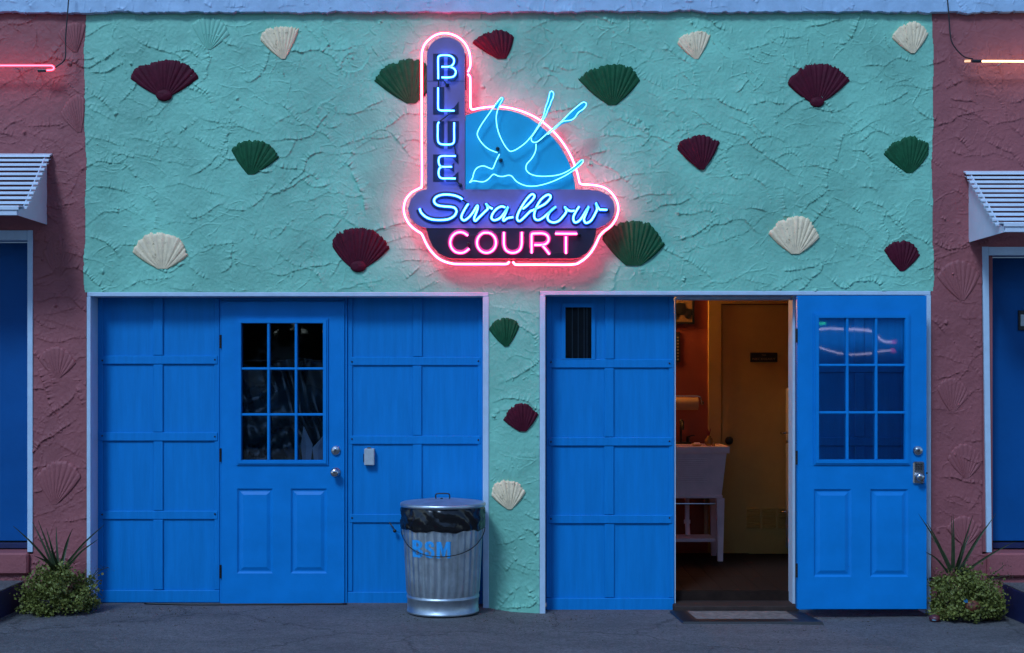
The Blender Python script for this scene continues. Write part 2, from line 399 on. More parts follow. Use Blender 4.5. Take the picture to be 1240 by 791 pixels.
def grid_mesh(name, XX, ZZ, H, mask, yf, yb, material, **kw):
    """mask: cells (nz-1, nx-1) kept; border cells get returns back to yb"""
    nz, nx = H.shape; used = np.zeros((nz, nx), bool)
    used[:-1, :-1] |= mask; used[1:, :-1] |= mask; used[:-1, 1:] |= mask; used[1:, 1:] |= mask
    idx = -np.ones((nz, nx), int); idx[used] = np.arange(used.sum())
    jj, ii = np.nonzero(used); V = np.stack([XX[ii], yf-H[jj, ii], ZZ[jj]], 1)
    cj, ci = np.nonzero(mask)
    Q = np.stack([idx[cj, ci], idx[cj, ci+1], idx[cj+1, ci+1], idx[cj+1, ci]], 1)
    pm = np.pad(mask, 1); B = []
    for (dj, di, a, b) in ((-1, 0, (0, 0), (0, 1)), (1, 0, (1, 1), (1, 0)), (0, -1, (1, 0), (0, 0)), (0, 1, (0, 1), (1, 1))):
        e = mask & ~pm[1+dj:1+dj+mask.shape[0], 1+di:1+di+mask.shape[1]]
        ej, ei = np.nonzero(e); B.append(np.stack([idx[ej+a[0], ei+a[1]], idx[ej+b[0], ei+b[1]]], 1))
    B = np.concatenate(B); un, inv = np.unique(B, return_inverse=True); inv = inv.reshape(B.shape)
    Vb = V[un].copy(); Vb[:, 1] = yb; n0 = len(V)
    Q2 = np.stack([B[:, 1], B[:, 0], n0+inv[:, 0], n0+inv[:, 1]], 1)
    V = np.concatenate([V, Vb]); Q = np.concatenate([Q, Q2])
    me = bpy.data.meshes.new(name); me.vertices.add(len(V)); me.vertices.foreach_set('co', V.astype(np.float32).ravel())
    me.loops.add(len(Q)*4); me.loops.foreach_set('vertex_index', Q.astype(np.int32).ravel())
    me.polygons.add(len(Q)); me.polygons.foreach_set('loop_start', np.arange(0, len(Q)*4, 4, dtype=np.int32)); me.polygons.foreach_set('loop_total', np.full(len(Q), 4, np.int32))
    sm = np.ones(len(Q), bool); sm[-len(Q2):] = False; me.polygons.foreach_set('use_smooth', sm)
    me.update(calc_edges=True); me.validate()
    o = link(name, me, material, None); tag(o, **kw); return o
CXc = (XG[:-1]+XG[1:])/2; CZc = (ZG[:-1]+ZG[1:])/2; XC, ZC = np.meshgrid(CXc, CZc)
gl0, gl1 = P(105, 0, YW).x, P(592, 0, YW).x; gr0, gr1 = P(653.5, 0, YW).x, P(1127.5, 0, YW).x
zgl, zgr = P(0, 354.5, YW).z, P(0, 352.5, YW).z
sd_l = P(40, 0, YW).x; sd_r = P(1189, 0, YW).x; sd_lt = P(0, 279, YW).z; sd_rt = P(0, 299, YW).z
sill_l0, sill_l1 = P(0, 695, YW).z, P(0, 668, YW).z
open_ = ((XC > gl0) & (XC < gl1) & (ZC < zgl)) | ((XC > gr0) & (XC < gr1) & (ZC < zgr)) \
      | ((XC < sd_l) & (ZC < sd_lt) & (ZC > .345)) | ((XC > sd_r) & (ZC < sd_rt) & (ZC > .345))
gz = np.array([ground_z(x)-.012 for x in CXc])[None, :]
wob = .006*np.sin(ZC*5)+.004*np.sin(ZC*13+1)+.002*np.sin(ZC*37)
bl = np.where(ZC < zgl, gl0, P(103, 0, YW).x+wob); br = np.where(ZC < zgr, gr1, P(1129.5, 0, YW).x-wob*.8)
ok = (~open_) & (ZC > gz)
grid_mesh('green_stucco_wall', XG, ZG, HF, ok & (XC > bl) & (XC < br), YW, .13, MINT, label='mint green trowelled stucco wall and pier around both garage openings', cat='wall', kind='structure')
grid_mesh('pink_stucco_wall', XG, ZG, HF, ok & (XC <= bl), YW, .13, PINK, label='dusty pink stucco wall left of the green wall, under the pink neon bar', cat='wall', kind='structure')
grid_mesh('pink_stucco_wall', XG, ZG, HF, ok & (XC >= br), YW, .13, PINK, label='dusty pink stucco wall right of the green wall, under the warm white neon bar', cat='wall', kind='structure')
for s_ in (-1, 1):                                   # the walls run on past the photograph
    a_, b_ = sorted((s_*3.7505, s_*7)); h0, h1 = sorted((s_*3.75, s_*4.3)); zt_ = sd_lt if s_ < 0 else sd_rt
    obj('pink_stucco_wall', MB().plate(a_, b_, -.05, 4.0, [(h0, h1, .345, zt_)], YW, .13), PINK, kind='structure', label='continuation of the pink stucco wall beyond the %s side door' % ('left' if s_ < 0 else 'right'), cat='wall')
    obj('parapet_coping', MB().box(a_, b_, -.19, .1, P(0, 14.5, -.19).z, P(0, 14.5, -.19).z+.6), COPE, kind='structure', label='continuation of the parapet band beyond the %s side door' % ('left' if s_ < 0 else 'right'), cat='parapet')
# coping / parapet band
cnz = int(.62/GS)+1; cz0 = P(0, 14.5, -.14).z-.012
cspec = []
for _ in range(150): cspec.append(('ridge', random.uniform(GX0, GX1), cz0+random.uniform(.02, .3), -1.57+random.gauss(0, .3), random.uniform(.03, .14), random.uniform(.002, .006)))
for _ in range(120): cspec.append(('ledge', random.uniform(GX0, GX1), cz0+random.uniform(.0, .4), random.gauss(0, .6), random.uniform(.05, .2), random.uniform(.002, .005)))
CH = stroke_field(NX, cnz, GX0, cz0, cspec)+smooth_noise(NX, cnz, .12, .0012)+smooth_noise(NX, cnz, .025, .0004)
czg = cz0+GS*np.arange(cnz); cxc, czc = np.meshgrid(CXc, (czg[:-1]+czg[1:])/2)
rag = smooth_noise(NX, 2, .03, .003)[0][:-1]+smooth_noise(NX, 2, .15, .004)[0][:-1]
drop = rag+np.where(rng.random(NX-1) < .02, -.006, 0)
grid_mesh('parapet_coping', XG, czg, CH, czc > cz0+.012+drop[None, :], -.14, .1, COPE, label='pale blue-white plastered parapet band running above the stucco walls', cat='parapet', kind='structure')
m = MB().box(GX0, GX1, -.09, 5.2, 4.55, 4.62)
obj('roof', m, DARKROOM, kind='structure', label='flat roof behind the parapet', cat='roof')
# ------------------------------------------------------------------ scallop shells
def shell(hinge, rim, ribs, material, label, group, name='scallop_shell', relief=1.0, knob=0, hingew=2.5, d0=.004):
    h = P(hinge[0], hinge[1], YW)
    hw = hingew*8.9/F
    rp = [P(a, b, YW) for a, b in rim]
    N = ribs*8; arc = spline([(q.x, q.z) for q in rp], 24)
    A = np.array(arc); L = np.concatenate([[0], np.cumsum(np.hypot(*np.diff(A, axis=0).T))]); s = np.linspace(0, L[-1], N+1)
    ax = np.interp(s, L, A[:, 0]); az = np.interp(s, L, A[:, 1])
    size = max(math.hypot(q.x-h.x, q.z-h.z) for q in rp); M = 12; mb = MB()
    seedj = [random.gauss(0, 1) for _ in range(N+1)]; ribamp = [random.uniform(.6, 1.25) for _ in range(ribs+2)]
    for i in range(N+1):
        u = i/N; ph = u*ribs; rib = abs(math.sin(ph*math.pi)); ra = ribamp[int(ph)]
        chip = -.05 if (int(ph*2.3)*7919) % 11 == 3 and relief > .8 else 0
        sc = 1+.018*(rib-.6)*ra+.010*seedj[i]+chip
        hx = h.x+(u-.5)*2*hw; hzv = h.z + (0 if relief < .8 else .002)
        for j in range(M+1):
            v = j/M
            x = hx+(ax[i]-hx)*v*(1+(sc-1)*v); z = hzv+(az[i]-hzv)*v*(1+(sc-1)*v)
            bu = .03*size*(2*u-1)*abs(2*u-1)*math.sin(math.pi*v)**1.2; x += bu; z -= .35*abs(bu)
            dome = math.sin(min(1, v*1.15+.12)*math.pi*.5)*(1-.45*v**3)*(math.sin(math.pi*min(1, max(0, u*1.0)))**.35 if 0 < u < 1 else 0.0)
            y = (.013*dome+.0075*rib*ra*(v**.55)*(.5+.5*dome)+.0012*seedj[i]*v)*relief*(size/.2)**.6+d0
            if relief < .8: y = (.002+.010*rib*ra*v**.4*(1-.6*v**4))*relief*1.3
            mb.v.append((x, YW-.002-y, z))
        mb.v.append((hx+(ax[i]-hx)*(1+(sc-1))*1.004, YW+.012, hzv+(az[i]-hzv)*sc*1.004))
    S = M+2
    for i in range(N):
        for j in range(S-1):
            a = i*S+j; mb.face((a, a+1, a+S+1, a+S))
    # side skirts
    for i in (0, N):
        base = len(mb.v)
        for j in range(M+1):
            vx = mb.v[i*S+j]; mb.v.append((vx[0], YW+.012, vx[2]))
        for j in range(M):
            a, b, c, e = i*S+j, i*S+j+1, base+j+1, base+j
            mb.face((a, e, c, b) if i == 0 else (a, b, c, e))
    t = thing(name, (h.x, YW, h.z), label, 'scallop shell', group)
    obj('fan', mb, material, t, smooth=True)
    if knob:
        k = MB(); r = knob*8.9/F
        prof = [(r*math.cos(a), -.013*math.sin(a)) for a in (0, .35, .7, 1.05, 1.35, 1.5)]
        k.lathe([(r, .03)]+prof, (h.x, YW-.012, h.z+.25*r), 'y', 18)
        k.v = [(h.x+(v_[0]-h.x)*1.15, v_[1]+.0015*math.sin(v_[0]*900), h.z+.25*r+(v_[2]-h.z-.25*r)*.82) for v_ in k.v]
        obj('hinge_knob', k, material, t, smooth=True)
    return t
GB, GG, GC = 'burgundy plaster scallop shells on the green wall', 'dark green plaster scallop shells on the green wall', 'cream plaster scallop shells on the green wall'
GE = 'unpainted embossed scallop shells in the stucco'
shell((199,118), [(158.5,96),(165,83),(183,77),(202,73.5),(219,75.5),(233,84),(241,95)], 12, BURG, 'wide burgundy scallop shell with knob, upper left of the green wall', GB, knob=8.5, hingew=6)
shell((253,60), [(232,30),(241,24),(254,21.5),(269,26),(278,42)], 9, MINT, 'mint scallop shell painted like the wall, between burgundy and cream shells at top left', GE, name='embossed_shell', relief=.5)
shell((343,72), [(315.5,49),(318,41),(327,35),(343,33),(362.5,34.5)], 9, CREAM, 'small cream scallop shell just under the coping, left of the neon sign', GC)
shell((304,212), [(280,182),(285,178),(292.5,173),(310,170),(328,177),(338,191)], 9, GREEN, 'green scallop shell alone at mid height on the left side of green wall', GG, hingew=4)
shell((197,326), [(161,306),(166,297),(171,290),(188,281.5),(215,288),(222,296),(228,310)], 9, CREAM, 'broad cream scallop shell low above the left garage opening', GC, hingew=6)
shell((434,325), [(403,300),(404,290),(412,281),(430,276.5),(450,278.5),(465,290),(472,301)], 14, BURG, 'round burgundy scallop shell just left of the pink COURT lettering', GB, knob=8.5, hingew=9)
shell((498,126), [(453,98),(465,83),(480,75.5),(497,72.5),(512,76),(522,86),(528,98)], 10, GREEN, 'green scallop shell partly hidden behind the column of the neon sign', GG, hingew=5)
shell((608,72), [(572,52.5),(582,44),(599,37.5),(612,38.5),(622.5,45)], 8, BURG, 'tilted burgundy scallop shell touching the top right of the sign column', GB, hingew=5)
shell((741,128), [(700.5,97),(715,85),(739,79),(760,80.5),(767,86),(775,98)], 12, GREEN, 'green scallop shell high up, right of the neon bird', GG, hingew=5)
shell((843,72), [(820,53),(824,46),(831,42),(848,38.5),(860.5,43)], 9, CREAM, 'small cream scallop shell under the coping, second from the right end', GC)
shell((989,126), [(954,103),(956,95),(963,90),(970,83),(981,79),(1005,79),(1020,89),(1029,98)], 12, BURG, 'wide burgundy scallop shell with knob, upper right of the green wall', GB, knob=7.5, hingew=6)
shell((1105,65), [(1080,46),(1083,40),(1090,33),(1106,27),(1117,33),(1124,41)], 9, CREAM, 'cream scallop shell in the top right corner of the green wall', GC)
shell((850,206), [(820,181),(823,173),(831,168),(848,164),(862,168),(872,172.5)], 10, BURG, 'burgundy scallop shell at mid height between the sign and the right green shell', GB)
shell((1101,210), [(1070,187),(1077,178),(1083,172.5),(1103,165.5),(1114,171),(1123,173),(1123.5,188)], 11, GREEN, 'green scallop shell by the right edge of the green wall', GG, hingew=4)
shell((963,308), [(930,283),(938,275),(943.5,268),(966,262.5),(981,268),(992,288)], 11, CREAM, 'broad cream scallop shell low above the open right doorway', GC, hingew=5)
shell((1092,329), [(1070,303),(1075,298),(1081,294),(1094,292),(1106,297),(1114,309)], 9, BURG, 'small burgundy scallop shell lowest on the right of the green wall', GB)
shell((767,322), [(729,290),(735,278),(748,271),(769,268),(784,270),(793,279),(800,288),(805,297)], 14, GREEN, 'large green scallop shell touching the lower right lobe of the neon sign', GG, hingew=9)
shell((613,420), [(592,399),(597,391),(603,387),(613,385),(625,389),(629,395)], 9, GREEN, 'green scallop shell on the pier between the garage openings', GG)
shell((633,523), [(609,508.5),(613,503),(615,498),(625,489.5),(638,489.5),(645,495),(652,502)], 10, BURG, 'burgundy scallop shell on the pier between the green and cream ones', GB, hingew=4)
shell((617,617), [(595.5,601),(597,589),(603,583.5),(612,582),(627,584.5),(632,590),(636.5,596.5)], 10, CREAM, 'cream scallop shell low on the pier beside the trash can', GC)
for hg, rm, lb in (((91,63), [(70,42),(78,32),(91,27.5),(104,30)], 'pink embossed scallop shell in the top corner of the left pink wall'),
                   ((96,160), [(73,138),(80,126),(92,115),(103,120)], 'pink embossed scallop shell on the left pink wall level with the neon letter U'),
                   ((71,334), [(52,306),(60,294),(72,288),(84,298),(90,308)], 'pink embossed scallop shell below the left awning'),
                   ((70,458), [(47,436),(55,424),(70,420),(84,428),(92,440)], 'pink embossed scallop shell midway up the left pink wall'),
                   ((66,611), [(44,577),(56,564),(75,558),(90,564),(98,578)], 'pink embossed scallop shell just above the left spiky plant')):
    shell(hg, rm, 9, PINK, lb, GE, name='embossed_shell', relief=.5)
for hg, rm, lb in (((1165,364), [(1134,335),(1144,322),(1160,315),(1176,320),(1187,333)], 'pink embossed scallop shell directly under the right awning'),
                   ((1153,499), [(1134,470),(1142,461),(1154,458),(1166,464),(1173,478)], 'upper of two pink embossed shells at handle height on the right pink wall'),
                   ((1170,579), [(1147,556),(1155,543),(1168,537),(1181,545),(1189,561)], 'lower of two pink embossed shells at handle height on the right pink wall'),
                   ((1168,660), [(1146,640),(1155,629),(1168,625),(1180,631),(1188,644)], 'pink embossed scallop shell behind the right spiky plant')):
    shell(hg, rm, 9, PINK, lb, GE, name='embossed_shell', relief=.5)
# ------------------------------------------------------------------ garage openings: frames and infill panels
YD = .045
def bx(mb, px0, px1, py0, py1, yf, yb, b=.002, m=0):
    a = P(px0, py1, yf); c = P(px1, py0, yf); mb.box(a.x, c.x, yf, yb, a.z, c.z, b, m); return mb
def frame_thing(px0, px1, pyt, bot, label, wl, wr, hgt):
    t = thing('garage_door_frame', (P((px0+px1)/2, 0, YW).x, YW, 0), label, 'door frame', 'white wooden frames of the garage openings')
    yf = YW-.006
    a0 = P(px0, pyt, yf); a1 = P(px1, pyt+hgt, yf)
    obj('header', MB().box(a0.x+.002, a1.x-.002, yf, YD+.02, a1.z, a0.z, .003), TRIM, t)
    obj('jamb', MB().box(a0.x, a0.x+wl, yf-.002, YD+.02, bot[0], a1.z-.001, .003), TRIM, t)
    obj('jamb', MB().box(a1.x-wr, a1.x, yf-.002, YD+.02, bot[1], a1.z-.001, .003), TRIM, t)
    return t
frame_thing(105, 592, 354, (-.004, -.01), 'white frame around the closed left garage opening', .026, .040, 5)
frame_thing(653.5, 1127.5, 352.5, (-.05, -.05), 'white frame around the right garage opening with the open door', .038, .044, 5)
def bolt(mb, x, z, y, r=.006): mb.lathe([(r, .002), (r, -.002), (r*.6, -.004)], (x, y, z), 'y', 8)
def infill(px0, px1, top, bot, rails, cx0, cx1, label, group='blue wooden infill panels of the garage openings', edge=6.5, window=None, botz=None):
    """blue boarded panel: sheet panels in two columns with battens over the joints"""
    pbl, pbr = P(px0, bot, YD).x, P(px1, bot, YD).x
    z1 = P(0, top, YD).z; z0 = P(0, bot, YD).z
    t = thing('garage_infill_panel', ((pbl+pbr)/2, YD, z0), label, 'wooden panel', group)
    # rows between rails
    cuts = [top]+[r for r in rails]+[bot-8]
    cxm = (cx0+cx1)/2
    holes = []
    for r in range(len(cuts)-1):
        for (a, b) in ((px0, cxm), (cxm, px1)):
            pa, pb = P(a, cuts[r+1], YD+.016), P(b, cuts[r], YD+.016)
            if window and r == 0 and a == px0:
                wx0, wx1, wz0, wz1 = P(window[0], 0, YD).x, P(window[1], 0, YD).x, P(0, window[3], YD).z, P(0, window[2], YD).z
                mb = MB().plate(pa.x+.0008, pb.x-.0008, pa.z+.0008, pb.z-.0008, [(wx0, wx1, wz0, wz1)], YD+.011, YD+.030)
            else: mb = MB().box(pa.x+.0008, pb.x-.0008, YD+.011, YD+.030, pa.z+.0008, pb.z-.0008, .001)
            obj('sheet', mb, BLUE, t)
    if window:
        wf = MB()
        e = .022
        wf.plate(wx0-e, wx1+e, wz0-e*.2, wz1+e, [(wx0+.004, wx1-.004, wz0+.002, wz1-.004)], YD-.002, YD+.02); obj('window_frame', wf, BLUE, t)
        obj('window_glass', MB().box(wx0+.004, wx1-.004, YD+.012, YD+.015, wz0+.002, wz1-.004), GLASS, t)
        cu = MB()                                        # beaded curtain behind the little window
        for k in (2, 4, 6, 7):
            xx = wx0+.012+(wx1-wx0-.024)*k/8
            for q in range(22):
                zz = wz0+.01+(wz1-wz0-.02)*q/21
                cu.box(xx-.0016, xx+.0016, YD+.040, YD+.043, zz-.0055, zz+.0045, .0006)
        obj('dark_backing', MB().box(wx0-.02, wx1+.02, YD+.046, YD+.05, wz0-.02, wz1+.02), BLACK, t)  # added black sheet, hides the lamplit room so the pane stays dark
        obj('bead_curtain', cu, TRIM, t, kind='stuff')
    # battens
    def bat(name, a0, a1, b0, b1, yf, nb=None, horiz=False):
        mb = MB(); p, q = P(a0, b1, yf), P(a1, b0, yf)
        j = random.uniform(-.0015, .0015)
        mb.box(p.x, q.x, yf+j, YD+.0105, p.z, q.z, .004)
        o = obj(name, mb, BLUE, t)
        return o, p, q
    for (e0, e1) in ((px0, px0+edge), (px1-edge, px1)):
        bat('stile', e0, e1, top, bot-15.5, YD+.002)
    pr = top
    for k, r in enumerate(rails+[bot-10]):
        nxt = r-5.5
        o, p, q = bat('batten', cx0+random.uniform(-.6, .6), cx1+random.uniform(-.6, .6), pr, nxt if k < len(rails) else bot-15.5, YD-.001)
        pr = r+5.5
    for r in rails:
        o, p, q = bat('rail', px0+2.5, px1-2.5, r-5.2, r+5.2, YD-.003)
        for bxx in (p.x+.018, q.x-.018):
            mb = MB(); bolt(mb, bxx, (p.z+q.z)/2+random.uniform(-.004, .01), YD-.0036); obj('bolt_head', mb, BMETAL, o)
    bat('bottom_rail', px0, px1, bot-15, bot, YD-.006)
    return t
infill(118, 266, 361, 730, [436, 529, 624], 185, 197, 'blue boarded panel left of the closed door, shaded, next to the left plant')
pt = infill(420.5, 585, 361, 732, [437.5, 533, 628], 500, 511, 'blue boarded panel behind the trash can, with a small grey box')
infill(661.5, 816.5, 359, 739.5, [440.5, 535, 629], 732, 744, 'blue boarded panel with narrow bead curtained window, left of the doorway', window=(684, 717, 371.5, 434.5))
infill(963.5, 1119, 359, 739.5, [446, 535, 629], 1035, 1047, 'blue boarded panel half hidden behind the swung-open door')
# small things on the panel behind the trash can
t = thing('weatherproof_box', P(446.5, 565, YD).to_tuple(), 'small grey weatherproof outlet box screwed to the blue panel', 'outlet box')
mb = bx(MB(), 441, 453, 543.5, 563.5, YD-.035, YD+.015, .003); obj('cover', mb, GREYBOX, t)
mb = MB(); p = P(447, 542.5, YD-.02); mb.tube([(p.x-.012, p.y, p.z), (p.x+.012, p.y, p.z)], .005, 8); obj('hinge_pin', mb, BMETAL, t)
mb = bx(MB(), 440, 442, 550, 560, YD-.028, YD+.01, .001); obj('side_clip', mb, BMETAL, t)
t = thing('padlock_hasp', P(475, 640, YD).to_tuple(), 'small black hasp with bolt hanging on the rail left of the trash can', 'hasp')
mb = MB(); a = P(471.5, 633, YD-.012); b_ = P(478, 642, YD-.03); mb.tube([a, (a+b_)/2+Vector((.003, -.004, 0)), b_], .004, 8); obj('pin', mb, BLACK, t)
mb = MB(); mb.lathe([(.0105, .006), (.012, 0), (.0105, -.008), (.004, -.011)], P(478, 643, YD-.03), 'y', 14); obj('knob', mb, BLACK, t, smooth=True)
mb = MB(); mb.tube([Vector(q) for q in spline([P(479, 643.5, YD-.03), P(484, 644.5, YD-.035), P(491, 643, YD-.06)], 5)], .0012, 5); obj('string', mb, BLACK, t)
# ------------------------------------------------------------------ panelled entry doors with nine panes
def entry_door(x0, yf, z0, W, H, label, keypad=False):
    T = .045; t = thing('entry_door', (x0, yf, z0), label, 'door', 'blue nine-pane entry doors')
    X = lambda v: x0+v*W/.823; Z = lambda v: z0+v*H/2.03
    win = (X(.133), X(.685), Z(.964), Z(1.886)); pans = [(X(.105), X(.345), Z(.207), Z(.776)), (X(.464), X(.707), Z(.207), Z(.776))]
    mb = MB().plate(x0, x0+W, z0, z0+H, [win]+pans, yf, yf+T); obj('slab', mb, BLUED, t)
    for (a, b, c, d) in pans:
        mb = MB()
        # sunk moulding and raised field
        rings = [(0, 0), (.012, .010), (.020, .010), (.042, .0015)]
        n = 0
        for (ins, dep) in rings:
            mb.v += [(a+ins, yf+dep, c+ins), (b-ins, yf+dep, c+ins), (b-ins, yf+dep, d-ins), (a+ins, yf+dep, d-ins)]
        for k in range(len(rings)-1):
            for q in range(4):
                mb.face((k*4+q, k*4+(q+1) % 4, (k+1)*4+(q+1) % 4, (k+1)*4+q))
        k = len(rings)-1; mb.face((k*4, k*4+1, k*4+2, k*4+3))
        obj('raised_panel', mb, BLUED, t)
    wf = thing_part = MB()
    e = .030
    wf.plate(win[0]-e, win[1]+e, win[2]-e, win[3]+e, [(win[0]+.004, win[1]-.004, win[2]+.004, win[3]-.004)], yf-.010, yf+.012)
    fr = obj('window_moulding', wf, BLUED, t)
    mb = MB().plate(win[0]-e+.010, win[1]+e-.010, win[2]-e+.010, win[3]+e-.010, [(win[0]+.001, win[1]-.001, win[2]+.001, win[3]-.001)], yf-.017, yf-.009); obj('inner_bead', mb, BLUED, fr)
    cw = (win[1]-win[0])/3; ch = (win[3]-win[2])/3
    for k in (1, 2):
        xx = win[0]+cw*k; mb = MB().box(xx-.0085, xx+.0085, yf-.013, yf+.024, win[2]+.001, win[3]-.001, .004); obj('muntin', mb, BLUED, fr)
        zz = win[2]+ch*k; mb = MB().box(win[0]+.001, win[1]-.001, yf-.011, yf+.022, zz-.0085, zz+.0085, .004); obj('muntin', mb, BLUED, fr)
    for i in range(3):
        for j in range(3):
            mb = MB().box(win[0]+cw*i+.003, win[0]+cw*(i+1)-.003, yf+.0255, yf+.0295, win[2]+ch*j+.003, win[2]+ch*(j+1)-.003)
            obj('pane', mb, GLASS, t)
    for zz in (.22, 1.0, 1.76) if not keypad else (.25, .98, 1.77):
        mb = MB(); hx = x0-.006
        for k in range(5): mb.lathe([(.0065, 0), (.0065, .017)], (hx, yf-.004, Z(zz)-.045+k*.018), 'z', 10)
        mb.box(hx, hx+.008, yf-.0025, yf+.0, Z(zz)-.045, Z(zz)+.045)
        obj('hinge', mb, BMETAL if not keypad else BLACK, t, smooth=False)
    kx = X(.766)
    db = MB(); zd = Z(1.03) if not keypad else Z(1.025)
    db.lathe([(.032, .0), (.032, -.008), (.028, -.014), (.020, -.016), (.019, -.022), (.012, -.024)], (kx, yf, zd), 'y', 24); o = obj('deadbolt', db, CHROME, t, smooth=False)
    mb = MB().box(kx-.0015, kx+.0015, yf-.0255, yf-.0235, zd-.007, zd+.007); obj('keyhole', mb, BLACK, o)
    if not keypad:
        kn = MB(); zk = Z(.885)
        kn.lathe([(.033, .0), (.033, -.006), (.018, -.010), (.013, -.028), (.021, -.036), (.029, -.046), (.030, -.056), (.024, -.066), (.010, -.070)], (kx, yf, zk), 'y', 24); o = obj('door_knob', kn, CHROME, t, smooth=True)
        mb = MB().box(kx-.0015, kx+.0015, yf-.0725, yf-.0690, zk-.006, zk+.006); obj('keyhole', mb, BLACK, o)
    else:
        zk = Z(.885); kx2 = kx+.004
        o = obj('lock_plate', MB().box(kx2-.036, kx2+.036, yf-.016, yf, zk-.075, zk+.070, .012), CHROME, t)
        mb = MB()
        for r in range(3):
            for c in range(3): mb.box(kx2-.020+c*.015, kx2-.010+c*.015, yf-.020, yf-.0155, zk+.018+r*.014, zk+.028+r*.014, .002)
        obj('key_button', mb, BLACK, o)
        mb = MB().lathe([(.022, -.015), (.020, -.030), (.027, -.045), (.026, -.058), (.012, -.064)], (kx2, yf, zk-.028), 'y', 20); obj('turn_knob', mb, CHROME, o, smooth=True)
        mb = MB().lathe([(.006, .002), (.006, -.004)], (kx2+.055, yf, zk-.005), 'y', 8); obj('screw', mb, BLACK, t)
    return t
yl = .022; a = P(268, 732, yl); b_ = P(417, 365, yl)
entry_door(a.x, yl, a.z, b_.x-a.x, b_.z-a.z, 'closed blue nine-pane door with two round locks, in the left garage opening')
yr = -.29; a = P(965.5, 737.5, yr); b_ = P(1122, 358, yr)
entry_door(a.x, yr, a.z, b_.x-a.x, b_.z-a.z, 'blue nine-pane door with keypad lock, swung open beside the doorway', keypad=True)
t = thing('door_jamb', (P(267, 0, YD).x, YD, 0), 'narrow blue jamb around the closed left entry door', 'door frame')
obj('side_jamb', bx(MB(), 266.3, 268, 361, 731, YD-.012, YD+.07, .001), BLUE, t); obj('side_jamb', bx(MB(), 417.4, 420.3, 361, 731, YD-.012, YD+.07, .001), BLUE, t)
obj('head_jamb', bx(MB(), 268.2, 417.2, 361, 364.6, YD-.005, YD+.07, .001), BLUE, t)
t = thing('doorway_frame', (P(960, 0, YD).x, YD, -.04), 'white weathered jamb and head of the open doorway', 'door frame')
x = P(963, 0, YD-.01).x
obj('jamb', MB().box(x-.018, x, YD-.012, YD+.13, P(0, 734, YD).z, P(0, 359, YD).z, .002), TRIM, t)
x = P(817, 0, YD).x
obj('jamb', MB().box(x+.0005, x+.007, YD+.004, YD+.13, P(0, 735, YD).z, P(0, 360, YD).z, .001), TRIM, t)
mb = MB(); mb.box(P(819, 0, YD).x, P(958, 0, YD).x, YD+.0, YD+.13, P(0, 362.5, YD).z, P(0, 359.5, YD).z, .001); obj('head', mb, TRIM, t)
mb = MB(); a, b_ = P(817, 739.5, YW+.02), P(968, 734.5, YW+.02)
mb.box(a.x, b_.x, YW+.03, YD+.14, a.z-.02, b_.z, .006)
obj('door_threshold', mb, SILLW, kind='structure', label='dark weathered wooden threshold of the open doorway', cat='threshold')
# ------------------------------------------------------------------ rooms
def hollow(name, x0, x1, y0, y1, z0, z1, mats, label):
    """inside of a room: five faces with thickness (open to the front)"""
    t = .08
    for nm, m, bxx in (('%s_floor' % name, mats[1], (x0, x1, y0, y1, z0-t, z0)), ('%s_ceiling' % name, mats[2], (x0, x1, y0, y1, z1, z1+t)),
                  ('%s_back_wall' % name, mats[0], (x0, x1, y1, y1+t, z0-t, z1+t)), ('%s_side_wall' % name, mats[0], (x0-t, x0-.001, y0, y1+t, z0-t, z1+t)), ('%s_side_wall' % name, mats[0], (x1+.001, x1+t, y0, y1+t, z0-t, z1+t))):
        obj(nm, MB().box(*bxx), m, kind='structure', label=label % nm.replace('_', ' '), cat='wall' if 'wall' in nm else nm.split('_')[-1])
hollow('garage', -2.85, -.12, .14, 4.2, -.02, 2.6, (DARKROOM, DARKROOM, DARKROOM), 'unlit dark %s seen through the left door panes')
DB = 11.17; YB = DB-9
hollow('washroom', .24, 3.0, .16, YB, .06, 2.55, (TERRA, WOODF, TAN), 'dim lamplit %s seen through the open doorway')
# strip of lobby floor boards: real plank edges near the door
for i in range(7):
    for j in range(3):
        x = 1.05+.13*i; mb = MB().box(x+.001, x+.129, .17+.66*j+.002, .17+.66*(j+1), .0605, .064, .001)
        obj('floor_board', mb, WOODF, bpy.data.objects['washroom_floor'])
t = thing('interior_door', (P(930, 0, YB).x, YB-.02, .06), 'tan interior door with black name plate inside the lit room', 'door')
a, b_ = P(874, 671, YB-.03), P(985, 369, YB-.03)
obj('slab', MB().box(a.x, b_.x, YB-.03, YB-.001, a.z, b_.z, .003), TAN, t)
obj('casing', MB().plate(P(858, 0, YB-.04).x, b_.x+.1, .062, P(0, 362, YB-.04).z+.02, [(a.x-.006, b_.x+.006, .0619, b_.z+.006)], YB-.045, YB-.0015), TAN, t)
mb = MB(); c = P(882.5, 533.5, YB-.07); mb.lathe([(.022, .045), (.022, .037), (.012, .03), (.014, .01), (.032, -.005), (.035, -.022), (.024, -.038), (.01, -.042)], c, 'y', 20); obj('door_knob', mb, BLACK, t, smooth=True)
pl = MB(); a, b_ = P(908.5, 438.5, YB-.04), P(941.5, 427, YB-.04); pl.box(a.x, b_.x, YB-.040, YB-.031, a.z, b_.z, .003); plate = obj('name_plate', pl, BLACK, t)
